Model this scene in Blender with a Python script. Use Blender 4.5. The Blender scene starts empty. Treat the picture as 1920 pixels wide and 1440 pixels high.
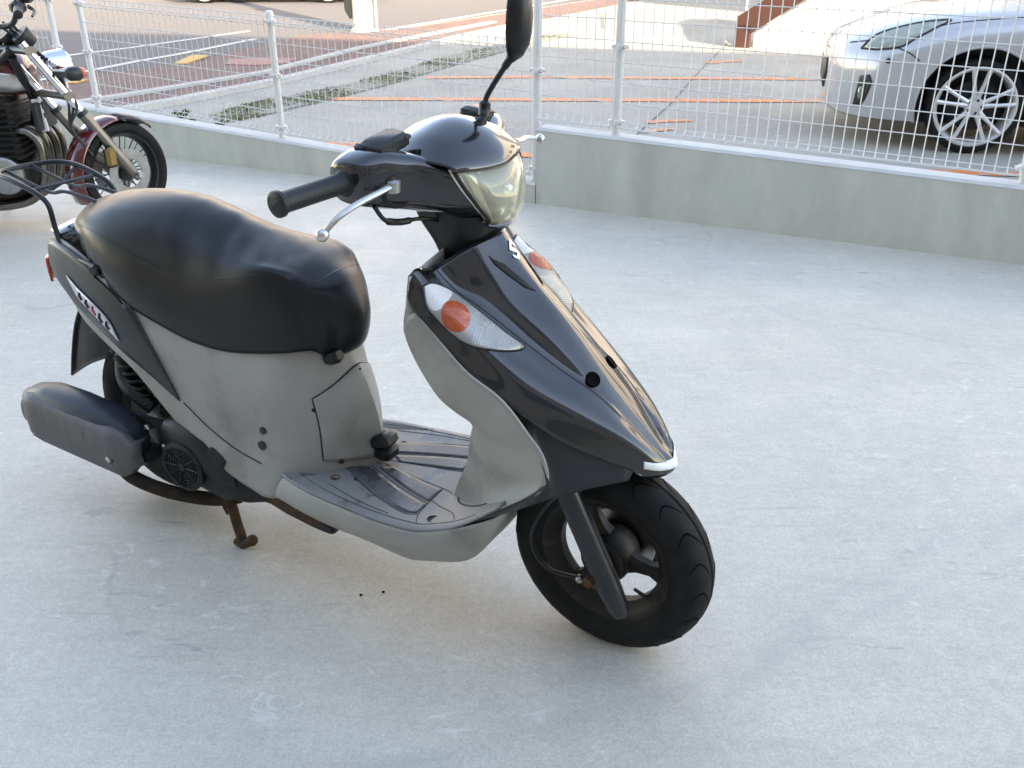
import bpy, bmesh, math, random
from mathutils import Vector, Matrix, noise as mnoise
from mathutils.bvhtree import BVHTree
random.seed(7)
R = math.radians
scene = bpy.context.scene
COL = scene.collection

# ------------------------------------------------------------------ camera
cd = bpy.data.cameras.new('camera'); cam = bpy.data.objects.new('camera', cd); COL.objects.link(cam)
cam.location = (0, 0, 1.292); cam.rotation_euler = (R(90 - 26.0136), 0, 0)
cd.sensor_width = 36; cd.lens = 31.875; cd.clip_start = 0.05; cd.clip_end = 800
scene.camera = cam
# ------------------------------------------------------------------ sky and sun
SUN_EL, SUN_AZ = 21, 152          # azimuth from +Y towards +X: the sun stands behind the camera, to its right
sd = Vector((math.sin(R(SUN_AZ)) * math.cos(R(SUN_EL)), math.cos(R(SUN_AZ)) * math.cos(R(SUN_EL)), math.sin(R(SUN_EL))))
world = bpy.data.worlds.new('World'); scene.world = world; world.use_nodes = True
wn = world.node_tree.nodes; wl = world.node_tree.links
sky = wn.new('ShaderNodeTexSky'); sky.sky_type = 'NISHITA'; sky.sun_disc = False
sky.sun_elevation = R(SUN_EL); sky.sun_rotation = R(SUN_AZ); sky.air_density = 1.0; sky.dust_density = 0.2; sky.ozone_density = 1.6
wn['Background'].inputs['Strength'].default_value = 0.13
wl.new(sky.outputs['Color'], wn['Background'].inputs['Color'])
sl = bpy.data.lights.new('sun', 'SUN'); sl.energy = 2.8; sl.angle = R(0.53); sl.color = (1, 0.91, 0.79)
sun = bpy.data.objects.new('sun', sl); COL.objects.link(sun)
sun.rotation_euler = sd.to_track_quat('Z', 'Y').to_euler(); sun.location = (4, -6, 20)
vs = scene.view_settings
vs.view_transform = 'Standard'; vs.look = 'None'; vs.gamma = 1; vs.use_curve_mapping = False
vs.exposure = 2.97
vs.use_white_balance = True; vs.white_balance_temperature = 8600; vs.white_balance_tint = 17
scene.render.film_transparent = False

# ------------------------------------------------------------------ materials
MATS = {}
def mat(name, col, rough=0.5, metal=0.0, var=0.0, scale=8.0, rvar=0.0, bump=0.0, bscale=40.0, coat=0.0, spec=0.5,
        trans=0.0, ior=1.45, stretch=(1, 1, 1), col2=None, stain=None, emit=None, coatr=0.05, detail=6, wet=None):
    m = bpy.data.materials.new(name); m.use_nodes = True
    n = m.node_tree.nodes; l = m.node_tree.links; b = n['Principled BSDF']
    b.inputs['Roughness'].default_value = rough; b.inputs['Metallic'].default_value = metal
    b.inputs['Specular IOR Level'].default_value = spec
    b.inputs['Coat Weight'].default_value = coat; b.inputs['Coat Roughness'].default_value = coatr
    b.inputs['Transmission Weight'].default_value = trans; b.inputs['IOR'].default_value = ior
    b.inputs['Base Color'].default_value = (*col, 1)
    tc = n.new('ShaderNodeTexCoord'); mp = n.new('ShaderNodeMapping'); mp.inputs['Scale'].default_value = stretch
    l.new(tc.outputs['Object'], mp.inputs['Vector'])
    last = None
    if var > 0 or col2:
        nz = n.new('ShaderNodeTexNoise'); nz.inputs['Scale'].default_value = scale; nz.inputs['Detail'].default_value = detail
        nz.inputs['Roughness'].default_value = 0.62
        l.new(mp.outputs['Vector'], nz.inputs['Vector'])
        rp = n.new('ShaderNodeValToRGB')
        rp.color_ramp.elements[0].position = 0.3; rp.color_ramp.elements[1].position = 0.7
        c2 = col2 or tuple(min(1, c * (1 + var)) for c in col); c1 = col if col2 else tuple(c * (1 - var) for c in col)
        rp.color_ramp.elements[0].color = (*c1, 1); rp.color_ramp.elements[1].color = (*c2, 1)
        l.new(nz.outputs['Fac'], rp.inputs['Fac']); last = rp.outputs['Color']
    if stain:
        # stain = (colour, scale, threshold, softness, amount)
        sc, ss, th, so, am = stain
        n2 = n.new('ShaderNodeTexNoise'); n2.inputs['Scale'].default_value = ss; n2.inputs['Detail'].default_value = 8
        n2.inputs['Roughness'].default_value = 0.6; n2.inputs['Distortion'].default_value = 0.4
        l.new(mp.outputs['Vector'], n2.inputs['Vector'])
        r2 = n.new('ShaderNodeValToRGB'); r2.color_ramp.elements[0].position = th; r2.color_ramp.elements[1].position = min(1, th + so)
        r2.color_ramp.elements[0].color = (0, 0, 0, 1); r2.color_ramp.elements[1].color = (am, am, am, 1)
        l.new(n2.outputs['Fac'], r2.inputs['Fac'])
        mx = n.new('ShaderNodeMixRGB'); l.new(r2.outputs['Color'], mx.inputs['Fac'])
        if last: l.new(last, mx.inputs['Color1'])
        else: mx.inputs['Color1'].default_value = (*col, 1)
        mx.inputs['Color2'].default_value = (*sc, 1); last = mx.outputs['Color']
        if wet is not None:
            wr = n.new('ShaderNodeMapRange'); wr.inputs['To Min'].default_value = rough; wr.inputs['To Max'].default_value = wet; wr.inputs['From Max'].default_value = am
            l.new(r2.outputs['Color'], wr.inputs['Value']); l.new(wr.outputs['Result'], b.inputs['Roughness'])
    if last: l.new(last, b.inputs['Base Color'])
    if rvar > 0:
        n3 = n.new('ShaderNodeTexNoise'); n3.inputs['Scale'].default_value = scale * 1.7; n3.inputs['Detail'].default_value = 5
        l.new(mp.outputs['Vector'], n3.inputs['Vector'])
        mr = n.new('ShaderNodeMapRange'); mr.inputs['To Min'].default_value = max(0.02, rough - rvar); mr.inputs['To Max'].default_value = min(1, rough + rvar)
        mr.inputs['From Min'].default_value = 0.3; mr.inputs['From Max'].default_value = 0.7
        l.new(n3.outputs['Fac'], mr.inputs['Value']); l.new(mr.outputs['Result'], b.inputs['Roughness'])
    if bump > 0:
        n4 = n.new('ShaderNodeTexNoise'); n4.inputs['Scale'].default_value = bscale; n4.inputs['Detail'].default_value = 5
        l.new(mp.outputs['Vector'], n4.inputs['Vector'])
        bp = n.new('ShaderNodeBump'); bp.inputs['Strength'].default_value = bump; bp.inputs['Distance'].default_value = 0.01
        l.new(n4.outputs['Fac'], bp.inputs['Height']); l.new(bp.outputs['Normal'], b.inputs['Normal'])
    if emit:
        b.inputs['Emission Color'].default_value = (*emit[0], 1); b.inputs['Emission Strength'].default_value = emit[1]
    MATS[name] = m
    return m

def floor_material(name, base, lo, seams=False, ra=0.40, rb=0.6):
    """trowelled concrete: cloudy tone, trowel streaks, fine speckle, pale laitance spots, hairline marks"""
    m = mat(name, base, rough=0.5, spec=0.65)
    n = m.node_tree.nodes; l = m.node_tree.links; b = n['Principled BSDF']
    tc = n.new('ShaderNodeTexCoord')
    def noise(scale, detail, stretch=(1, 1, 1), rot=0.0, dist=0.0, rough=0.6):
        mp = n.new('ShaderNodeMapping'); mp.inputs['Scale'].default_value = stretch; mp.inputs['Rotation'].default_value = (0, 0, rot)
        l.new(tc.outputs['Object'], mp.inputs['Vector'])
        z = n.new('ShaderNodeTexNoise'); z.inputs['Scale'].default_value = scale; z.inputs['Detail'].default_value = detail
        z.inputs['Roughness'].default_value = rough; z.inputs['Distortion'].default_value = dist
        l.new(mp.outputs['Vector'], z.inputs['Vector']); return z.outputs['Fac']
    def ramp(v, a, bb, ca, cb):
        r = n.new('ShaderNodeValToRGB'); r.color_ramp.elements[0].position = a; r.color_ramp.elements[1].position = bb
        r.color_ramp.elements[0].color = (*ca, 1); r.color_ramp.elements[1].color = (*cb, 1); l.new(v, r.inputs['Fac']); return r.outputs['Color']
    def mul(a, bb, f=1.0):
        x = n.new('ShaderNodeMixRGB'); x.blend_type = 'MULTIPLY'; x.inputs['Fac'].default_value = f
        l.new(a, x.inputs['Color1']); l.new(bb, x.inputs['Color2']); return x.outputs['Color']
    c = ramp(noise(0.9, 7, dist=0.6), 0.32, 0.68, lo, base)
    c = mul(c, ramp(noise(3.1, 8, (1.0, 1.5, 1), 0.5, 1.0), 0.3, 0.66, (0.93,) * 3, (1.02,) * 3))
    c = mul(c, ramp(noise(11, 9, (1.0, 1.6, 1), -0.35, 1.6), 0.34, 0.62, (0.945,) * 3, (1.01,) * 3))
    c = mul(c, ramp(noise(42, 6, dist=0.8), 0.32, 0.6, (0.95,) * 3, (1.01,) * 3))
    c = mul(c, ramp(noise(190, 4), 0.3, 0.66, (0.80,) * 3, (1.06,) * 3))
    c = mul(c, ramp(noise(70, 5), 0.34, 0.62, (0.92,) * 3, (1.03,) * 3))
    c = mul(c, ramp(noise(6, 7, (0.7, 4.6, 1), 0.75, 1.1), 0.36, 0.58, (0.96,) * 3, (1.01,) * 3))
    c = mul(c, ramp(noise(5, 7, (3.0, 0.8, 1), 0.35, 1.3), 0.36, 0.58, (0.97,) * 3, (1.01,) * 3))
    # short dark scuff strokes, here and there
    sc = noise(7, 4, (0.9, 4.5, 1), 0.62, 0.9)
    sp = noise(1.7, 3)
    g = n.new('ShaderNodeMath'); g.operation = 'MULTIPLY'
    l.new(ramp(sc, 0.61, 0.69, (0, 0, 0), (0.6,) * 3), g.inputs[0]); l.new(ramp(sp, 0.5, 0.62, (0, 0, 0), (1, 1, 1)), g.inputs[1])
    d = n.new('ShaderNodeMixRGB'); l.new(g.outputs[0], d.inputs['Fac']); l.new(c, d.inputs['Color1']); d.inputs['Color2'].default_value = (0.24, 0.24, 0.235, 1)
    # pale lime blooms
    pl = noise(10, 6, (1, 1.7, 1), 0.9, 1.8)
    g2 = n.new('ShaderNodeMath'); g2.operation = 'MULTIPLY'
    l.new(ramp(pl, 0.61, 0.66, (0, 0, 0), (0.38,) * 3), g2.inputs[0]); l.new(ramp(noise(1.3, 2, rot=1), 0.45, 0.6, (0, 0, 0), (1, 1, 1)), g2.inputs[1])
    e = n.new('ShaderNodeMixRGB'); l.new(g2.outputs[0], e.inputs['Fac']); l.new(d.outputs['Color'], e.inputs['Color1']); e.inputs['Color2'].default_value = (0.76, 0.74, 0.69, 1)
    out = e.outputs['Color']
    if seams:
        mp = n.new('ShaderNodeMapping'); mp.inputs['Scale'].default_value = (0.42, 0.42, 0.42); mp.inputs['Location'].default_value = (0.31, 0.12, 0)
        dn = n.new('ShaderNodeTexNoise'); dn.inputs['Scale'].default_value = 2.2; dn.inputs['Detail'].default_value = 6; l.new(tc.outputs['Object'], dn.inputs['Vector'])
        ad = n.new('ShaderNodeMixRGB'); ad.blend_type = 'ADD'; ad.inputs['Fac'].default_value = 0.35; l.new(tc.outputs['Object'], ad.inputs['Color1']); l.new(dn.outputs['Color'], ad.inputs['Color2'])
        l.new(ad.outputs['Color'], mp.inputs['Vector'])
        vo = n.new('ShaderNodeTexVoronoi'); vo.feature = 'DISTANCE_TO_EDGE'; vo.inputs['Scale'].default_value = 1.0; l.new(mp.outputs['Vector'], vo.inputs['Vector'])
        lnm = ramp(vo.outputs['Distance'], 0.0015, 0.0045, (1, 1, 1), (0, 0, 0))
        g3 = n.new('ShaderNodeMath'); g3.operation = 'MULTIPLY'; l.new(lnm, g3.inputs[0]); l.new(ramp(noise(1.1, 4, rot=2), 0.5, 0.66, (0, 0, 0), (0.5,) * 3), g3.inputs[1])
        x3 = n.new('ShaderNodeMixRGB'); l.new(g3.outputs[0], x3.inputs['Fac']); l.new(out, x3.inputs['Color1']); x3.inputs['Color2'].default_value = (0.25, 0.24, 0.23, 1); out = x3.outputs['Color']
        for cx, cy, r0 in ((2.2, -0.4, 2.45), (2.3, -0.5, 2.62), (-1.2, 4.9, 3.9), (3.4, 4.6, 2.7)):
            vm = n.new('ShaderNodeVectorMath'); vm.operation = 'DISTANCE'; l.new(tc.outputs['Object'], vm.inputs[0]); vm.inputs[1].default_value = (cx, cy, 0)
            mm_ = n.new('ShaderNodeMath'); mm_.operation = 'SUBTRACT'; l.new(vm.outputs['Value'], mm_.inputs[0]); mm_.inputs[1].default_value = r0
            ab = n.new('ShaderNodeMath'); ab.operation = 'ABSOLUTE'; l.new(mm_.outputs[0], ab.inputs[0])
            g4 = n.new('ShaderNodeMath'); g4.operation = 'MULTIPLY'; l.new(ramp(ab.outputs[0], 0.004, 0.03, (1, 1, 1), (0, 0, 0)), g4.inputs[0]); l.new(ramp(noise(2.4, 6, rot=cx), 0.46, 0.62, (0, 0, 0), (0.30,) * 3), g4.inputs[1])
            x4 = n.new('ShaderNodeMixRGB'); l.new(g4.outputs[0], x4.inputs['Fac']); l.new(out, x4.inputs['Color1']); x4.inputs['Color2'].default_value = (0.33, 0.33, 0.325, 1); out = x4.outputs['Color']
    l.new(out, b.inputs['Base Color'])
    mr = n.new('ShaderNodeMapRange'); mr.inputs['From Min'].default_value = .3; mr.inputs['From Max'].default_value = .7
    mr.inputs['To Min'].default_value = ra; mr.inputs['To Max'].default_value = rb
    l.new(noise(3.3, 6, dist=.6), mr.inputs['Value']); l.new(mr.outputs['Result'], b.inputs['Roughness'])
    bp = n.new('ShaderNodeBump'); bp.inputs['Strength'].default_value = 0.12; bp.inputs['Distance'].default_value = 0.004
    l.new(noise(60, 6), bp.inputs['Height']); l.new(bp.outputs['Normal'], b.inputs['Normal'])
    return m

floor_material('floor_concrete', (0.64, 0.59, 0.495), (0.56, 0.517, 0.436), True)
floor_material('lot_concrete', (0.41, 0.385, 0.33), (0.31, 0.29, 0.25), False, 0.7, 0.9)
mat('wall_concrete', (0.53, 0.518, 0.445), 0.85, var=0.10, scale=5, stretch=(1.3, 1.3, 0.5), bump=0.15, bscale=70, stain=((0.33, 0.32, 0.265), 2.6, 0.52, 0.2, 0.4))
mat('wall_cap', (0.58, 0.58, 0.56), 0.85, var=0.08, scale=9, bump=0.1, bscale=60)
mat('facade', (0.30, 0.285, 0.265), 0.8, var=0.08, scale=2)
mat('asphalt', (0.11, 0.11, 0.112), 0.85, var=0.15, scale=60, bump=0.2, bscale=120)
mat('road_light', (0.20, 0.195, 0.19), 0.85, var=0.12, scale=30)
mat('paint_white', (0.55, 0.55, 0.53), 0.6, var=0.06, scale=14)
mat('paint_orange', (0.70, 0.20, 0.055), 0.6, var=0.12, scale=16, stain=((0.42, 0.36, 0.32), 14, 0.52, 0.1, 0.85))
mat('tile_yellow', (0.50, 0.27, 0.06), 0.6, var=0.1, scale=20)
mat('pink_paving', (0.34, 0.15, 0.14), 0.75, var=0.12, scale=9)
mat('kerb_stone', (0.45, 0.43, 0.39), 0.85, var=0.1, scale=9)
mat('moss', (0.13, 0.125, 0.045), 0.9, var=0.3, scale=30, col2=(0.27, 0.25, 0.14))
mat('gravel_soil', (0.26, 0.25, 0.20), 0.95, var=0.3, scale=40, bump=0.6, bscale=50)
mat('leaf', (0.06, 0.10, 0.02), 0.7, var=0.4, scale=12)
mat('fence_white', (0.72, 0.70, 0.655), 0.38, spec=0.5, var=0.04, scale=20)
mat('black_plastic', (0.008, 0.008, 0.0085), 0.42, var=0.2, scale=30)
mat('black_gloss', (0.010, 0.011, 0.013), 0.16, coat=1.0, coatr=0.05, var=0.1, scale=5)
mat('cowl_paint', (0.024, 0.0245, 0.025), 0.26, metal=0.7, coat=1.0, coatr=0.04, bump=0.012, bscale=3)
mat('satin_dark', (0.020, 0.0225, 0.0245), 0.36, var=0.12, scale=8, rvar=0.07, bump=0.03, bscale=220)
mat('grey_plastic', (0.32, 0.308, 0.278), 0.5, var=0.10, scale=7, rvar=0.12, stain=((0.17, 0.162, 0.138), 5.0, 0.50, 0.17, 0.75), bump=0.02, bscale=150)
mat('floor_plastic', (0.215, 0.212, 0.20), 0.5, var=0.09, scale=10, wet=0.16, stain=((0.085, 0.088, 0.088), 9, 0.52, 0.06, 0.75), bump=0.05, bscale=140)
mat('pad_plastic', (0.10, 0.104, 0.108), 0.46, var=0.15, scale=14, wet=0.24, stain=((0.05, 0.052, 0.054), 12, 0.50, 0.08, 0.8), bump=0.05, bscale=140)
mat('burnt_pipe', (0.016, 0.011, 0.008), 0.8, metal=0.2, var=0.4, scale=30, col2=(0.045, 0.024, 0.012), bump=0.2, bscale=80)
mat('groove', (0.014, 0.014, 0.0135), 0.7)
mat('tread_black', (0.002, 0.002, 0.002), 0.9, spec=0.1)
mat('vinyl', (0.0065, 0.0068, 0.0072), 0.34, spec=0.45, var=0.12, scale=14, rvar=0.05, bump=0.05, bscale=380)
mat('rubber', (0.008, 0.0078, 0.0075), 0.7, spec=0.3, var=0.25, scale=18, rvar=0.1, bump=0.08, bscale=180)
mat('grip_rubber', (0.012, 0.0125, 0.013), 0.45, bump=0.2, bscale=300)
mat('rim_paint', (0.016, 0.013, 0.0105), 0.5, metal=0.3, var=0.3, scale=20, stain=((0.09, 0.045, 0.018), 16, 0.55, 0.12, 0.6))
mat('alloy', (0.62, 0.60, 0.56), 0.32, metal=1.0, var=0.12, scale=30, rvar=0.1)
mat('steel', (0.40, 0.39, 0.37), 0.35, metal=1.0, var=0.2, scale=25)
mat('rust', (0.028, 0.017, 0.010), 0.85, var=0.45, scale=40, col2=(0.10, 0.045, 0.016), bump=0.4, bscale=90)
mat('engine_black', (0.014, 0.014, 0.0135), 0.55, metal=0.2, var=0.35, scale=18, bump=0.1, bscale=60)
mat('muffler_black', (0.028, 0.033, 0.042), 0.40, var=0.15, scale=12)
mat('heat_shield', (0.135, 0.13, 0.127), 0.55, metal=0.45, var=0.12, scale=9, stretch=(6, 1, 1), bump=0.05, bscale=60)
mat('lens_yellowed', (0.93, 0.90, 0.74), 0.12, trans=0.82, ior=1.15, coat=0.6, var=0.06, scale=9, spec=0.6)
mat('reflector', (0.78, 0.76, 0.66), 0.22, metal=0.85)
mat('indicator_back', (0.40, 0.39, 0.37), 0.35, metal=0.35, var=0.08, scale=40)
mat('lens_clear', (0.98, 0.98, 0.97), 0.02, trans=1.0, ior=1.12)
mat('orange_bulb', (0.55, 0.085, 0.02), 0.18, coat=0.8, bump=0.3, bscale=110, spec=0.5, var=0.15, scale=60)
mat('tail_orange', (0.75, 0.10, 0.03), 0.2, coat=0.6)
mat('decal_white', (0.82, 0.82, 0.80), 0.4)
mat('decal_silver', (0.55, 0.56, 0.58), 0.25, metal=0.8, var=0.25, scale=45)
mat('emblem_silver', (0.75, 0.75, 0.73), 0.22, metal=0.9)
mat('mirror_glass', (0.85, 0.87, 0.88), 0.02, metal=1.0)
mat('rack_paint', (0.008, 0.010, 0.014), 0.38)
mat('bike_red', (0.10, 0.005, 0.008), 0.15, coat=1.0)
mat('bike_silver', (0.55, 0.52, 0.49), 0.25, metal=0.6, coat=1.0)
mat('bike_black', (0.02, 0.02, 0.021), 0.4, var=0.2, scale=20)
mat('bike_fork', (0.22, 0.20, 0.175), 0.4, metal=0.9, var=0.15, scale=12)
mat('chrome', (0.75, 0.76, 0.78), 0.06, metal=1.0)
mat('header_pipe', (0.13, 0.11, 0.085), 0.32, metal=1.0, var=0.25, scale=14, col2=(0.28, 0.26, 0.23))
mat('caliper_gold', (0.28, 0.19, 0.07), 0.4, metal=0.7)
mat('car_white', (0.45, 0.45, 0.455), 0.22, metal=0.3, coat=1.0, coatr=0.02)
mat('car_dark', (0.015, 0.015, 0.016), 0.5)
mat('car_glass', (0.02, 0.025, 0.03), 0.04, coat=0.5)
mat('car_lamp', (0.24, 0.25, 0.19), 0.15, metal=0.4, coat=1.0, var=0.4, scale=16)
mat('car_rim', (0.62, 0.62, 0.60), 0.3, metal=0.3, coat=0.5)
mat('stair_brown', (0.045, 0.018, 0.013), 0.5, var=0.12, scale=6)
mat('stair_wall', (0.62, 0.58, 0.49), 0.8, var=0.04, scale=3)
mat('pale_wall', (0.60, 0.59, 0.57), 0.8, var=0.05, scale=2)
mat('pole_concrete', (0.46, 0.43, 0.36), 0.85, var=0.12, scale=7)
M = MATS
def brick_paving():
    m = mat('brick_paving', (0.20, 0.12, 0.10), 0.85)
    n = m.node_tree.nodes; l = m.node_tree.links
    tc = n.new('ShaderNodeTexCoord'); mp = n.new('ShaderNodeMapping'); mp.inputs['Rotation'].default_value = (0, 0, R(-66)); l.new(tc.outputs['Object'], mp.inputs['Vector'])
    b = n.new('ShaderNodeTexBrick'); b.inputs['Scale'].default_value = 1.0
    b.inputs['Brick Width'].default_value = 0.21; b.inputs['Row Height'].default_value = 0.105; b.inputs['Mortar Size'].default_value = 0.006
    b.inputs['Color1'].default_value = (0.20, 0.105, 0.088, 1); b.inputs['Color2'].default_value = (0.125, 0.075, 0.068, 1); b.inputs['Mortar'].default_value = (0.20, 0.18, 0.16, 1)
    l.new(mp.outputs['Vector'], b.inputs['Vector']); l.new(b.outputs['Color'], n['Principled BSDF'].inputs['Base Color'])
    return m
brick_paving()

# ------------------------------------------------------------------ mesh helpers
class MB:
    """collects shapes; build() links them as one mesh object"""
    def __init__(s): s.v = []; s.f = []; s.flat = set()
    def add(s, vs, fs):
        o = len(s.v); s.v += [tuple(p) for p in vs]; s.f += [tuple(i + o for i in f) for f in fs]; return s
    def box(s, c, size, rot=None, taper=1.0, bev=0.0):
        hx, hy, hz = [d / 2 for d in size]
        if bev > 0:
            b = min(bev, hx * .9, hy * .9, hz * .9)
            pts = []
            ring = []
            for z, k in ((-hz, 1), (-hz + b, 0), (hz - b, 0), (hz, 1)):
                q = b if k else 0
                r = []
                for sx, sy in ((1, 1), (-1, 1), (-1, -1), (1, -1)):
                    X, Y = hx - q, hy - q
                    if (sx * sy) > 0: r += [(sx * X, sy * (Y - b)), (sx * (X - b), sy * Y)]
                    else: r += [(sx * (X - b), sy * Y), (sx * X, sy * (Y - b))]
                ring.append([(x, y, z) for x, y in r])
            m = Matrix.Identity(3) if rot is None else rot
            rings = [[Vector(c) + m @ Vector(p) for p in r] for r in ring]
            return s.rings(rings, True, True)
        pts = [(sx * hx * (taper if sz > 0 else 1), sy * hy * (taper if sz > 0 else 1), sz * hz) for sz in (-1, 1) for sy in (-1, 1) for sx in (-1, 1)]
        m = Matrix.Identity(3) if rot is None else rot
        return s.add([Vector(c) + m @ Vector(p) for p in pts], [(0, 2, 3, 1), (4, 5, 7, 6), (0, 1, 5, 4), (2, 6, 7, 3), (0, 4, 6, 2), (1, 3, 7, 5)])
    def rings(s, rings, cap0=True, cap1=True, close=False):
        n = len(rings[0]); vs = [p for r in rings for p in r]; fs = []
        k = len(rings)
        for i in range(k if close else k - 1):
            a, b = i * n, ((i + 1) % k) * n
            for j in range(n):
                fs.append((a + j, a + (j + 1) % n, b + (j + 1) % n, b + j))
        if not close:
            if cap0: fs.append(tuple(range(n - 1, -1, -1)))
            if cap1: fs.append(tuple((k - 1) * n + j for j in range(n)))
        return s.add(vs, fs)
    def tube(s, path, r, n=10, closed=False, flatten=None):
        P = [Vector(p) for p in path]; k = len(P)
        rr = r if isinstance(r, (list, tuple)) else [r] * k
        rings = []; up = None
        for i in range(k):
            if closed: t = P[(i + 1) % k] - P[i - 1]
            else: t = P[min(i + 1, k - 1)] - P[max(i - 1, 0)]
            t.normalize()
            if up is None:
                up = Vector((0, 0, 1)) if abs(t.z) < 0.9 else Vector((0, 1, 0))
            a = t.cross(up)
            if a.length < 1e-5: a = t.orthogonal()
            a.normalize(); b = a.cross(t).normalized(); up = b
            fa, fb = flatten or (1, 1)
            rings.append([P[i] + (a * math.cos(2 * math.pi * j / n) * fa + b * math.sin(2 * math.pi * j / n) * fb) * rr[i] for j in range(n)])
        return s.rings(rings, True, True, closed)
    def lathe(s, prof, o, axis, n=32, closed=False):
        ax = Vector(axis).normalized(); e1 = ax.orthogonal().normalized(); e2 = ax.cross(e1); o = Vector(o)
        rings = [[o + ax * h + (e1 * math.cos(2 * math.pi * j / n) + e2 * math.sin(2 * math.pi * j / n)) * r for j in range(n)] for r, h in prof]
        return s.rings(rings, prof[0][0] > 1e-6 and not closed, prof[-1][0] > 1e-6 and not closed, closed)
    def prism(s, poly, vec):
        n = len(poly); a = [Vector(p) for p in poly]; b = [p + Vector(vec) for p in a]
        return s.add(a + b, [tuple(range(n - 1, -1, -1)), tuple(range(n, 2 * n))] + [(i, (i + 1) % n, n + (i + 1) % n, n + i) for i in range(n)])
    def ball(s, c, r, n=12, m=8, sc=(1, 1, 1)):
        c = Vector(c); rings = []
        for i in range(m + 1):
            a = math.pi * i / m; q = max(math.sin(a), 1e-4)
            rings.append([c + Vector((math.cos(2 * math.pi * j / n) * q * r * sc[0], math.sin(2 * math.pi * j / n) * q * r * sc[1], math.cos(a) * r * sc[2])) for j in range(n)])
        return s.rings(rings)
    def grid(s, g):
        nu, nv = len(g), len(g[0])
        return s.add([p for r in g for p in r], [(i * nv + j, i * nv + j + 1, (i + 1) * nv + j + 1, (i + 1) * nv + j) for i in range(nu - 1) for j in range(nv - 1)])
    def map(s, fn): s.v = [tuple(fn(Vector(p))) for p in s.v]; return s
    def build(s, name, material, parent=None, smooth=True, angle=40, thick=0.0, offset=0.0, kind=None, weld=False):
        me = bpy.data.meshes.new(name); me.from_pydata(s.v, [], s.f); me.update()
        bm = bmesh.new(); bm.from_mesh(me)
        if weld: bmesh.ops.remove_doubles(bm, verts=bm.verts, dist=1e-5)
        bmesh.ops.recalc_face_normals(bm, faces=bm.faces)
        if smooth:
            for f in bm.faces: f.smooth = True
            ca = math.radians(angle)
            for e in bm.edges:
                if len(e.link_faces) == 2 and e.calc_face_angle(0) > ca: e.smooth = False
        bm.to_mesh(me); bm.free()
        me.materials.append(M[material] if isinstance(material, str) else material)
        o = bpy.data.objects.new(name, me); COL.objects.link(o)
        if parent: o.parent = parent
        if kind: o['kind'] = kind
        if thick:
            md = o.modifiers.new('thickness', 'SOLIDIFY'); md.thickness = thick; md.offset = offset
        return o

def cr(pts, n):
    """Catmull-Rom curve through pts, n samples"""
    P = [Vector(p) for p in pts]; k = len(P)
    if k == 2: return [P[0].lerp(P[1], i / (n - 1)) for i in range(n)]
    Q = [P[0] * 2 - P[1]] + P + [P[-1] * 2 - P[-2]]
    out = []
    for i in range(n):
        t = i / (n - 1) * (k - 1); j = min(int(t), k - 2); t -= j
        a, b, c, d = Q[j:j + 4]
        out.append(0.5 * ((2 * b) + (c - a) * t + (2 * a - 5 * b + 4 * c - d) * t * t + (3 * b - a - 3 * c + d) * t ** 3))
    return out
def loft(rows, nu, nv):
    a = [cr(r, nv) for r in rows]
    cols = [cr([r[j] for r in a], nu) for j in range(nv)]
    return [[cols[j][i] for j in range(nv)] for i in range(nu)]
def sym(row):
    """near half ending at the centre plane -> whole row"""
    row = [Vector(p) for p in row]
    return row + [Vector((p.x, -p.y, p.z)) for p in reversed(row[:-1])]
def mirror(pts): return [(p[0], -p[1], p[2]) for p in pts]
def ell(c, a, b, n=24, e=2.0):
    """super-ellipse points in a plane: c centre, a / b half-axis vectors"""
    out = []
    for i in range(n):
        t = 2 * math.pi * i / n; x, y = math.cos(t), math.sin(t)
        out.append(Vector(c) + Vector(a) * math.copysign(abs(x) ** (2 / e), x) + Vector(b) * math.copysign(abs(y) ** (2 / e), y))
    return out
def bvh_of(o):
    dg = bpy.context.evaluated_depsgraph_get(); return BVHTree.FromObject(o, dg)
def drape(tree, pts, d=(0, 1, 0), off=0.0015, back=1.0):
    """push points along d onto the surface; off = stand-off along the surface normal"""
    d = Vector(d).normalized(); out = []; lastp = None
    for p in pts:
        p = Vector(p); h, nr, i, ds = tree.ray_cast(p - d * back, d)
        if h is None:
            h2 = tree.find_nearest(p); h, nr = h2[0], h2[1]
        if nr.dot(d) > 0: nr = -nr
        out.append(h + nr * off)
    return out
def ribbon(mb, pts, w, nrm, t=0.0012):
    """thin raised band of width w along pts"""
    P = [Vector(p) for p in pts]; rings = []
    for i, p in enumerate(P):
        tg = (P[min(i + 1, len(P) - 1)] - P[max(i - 1, 0)]).normalized(); s_ = tg.cross(Vector(nrm)).normalized() * (w / 2); u = s_.cross(tg).normalized() * t
        rings.append([p - s_ - u, p + s_ - u, p + s_ + u, p - s_ + u])
    return mb.rings(rings)
def fillpatch(mb, outline, tree=None, d=None, off=0.002, rings=5, bulge=0.0, nrm=None):
    """outline -> dome patch: shrinking rings, draped on tree when given"""
    P = [Vector(p) for p in outline]; c = sum(P, Vector()) / len(P); rr = []
    for k in range(rings):
        f = 1 - k / rings
        q = [c + (p - c) * f for p in P]
        if tree: q = drape(tree, q, d, off)
        if bulge and nrm: q = [x + Vector(nrm) * bulge * (1 - f * f) for x in q]
        rr.append(q)
    ctr = c if not tree else drape(tree, [c], d, off)[0]
    if bulge and nrm: ctr = ctr + Vector(nrm) * bulge
    nn_ = len(P); mb.rings(rr, False, False); o_ = len(mb.v); mb.v.append(tuple(ctr)); b_ = o_ - nn_
    mb.f += [(b_ + i, b_ + (i + 1) % nn_, o_) for i in range(nn_)]
    return mb

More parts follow.
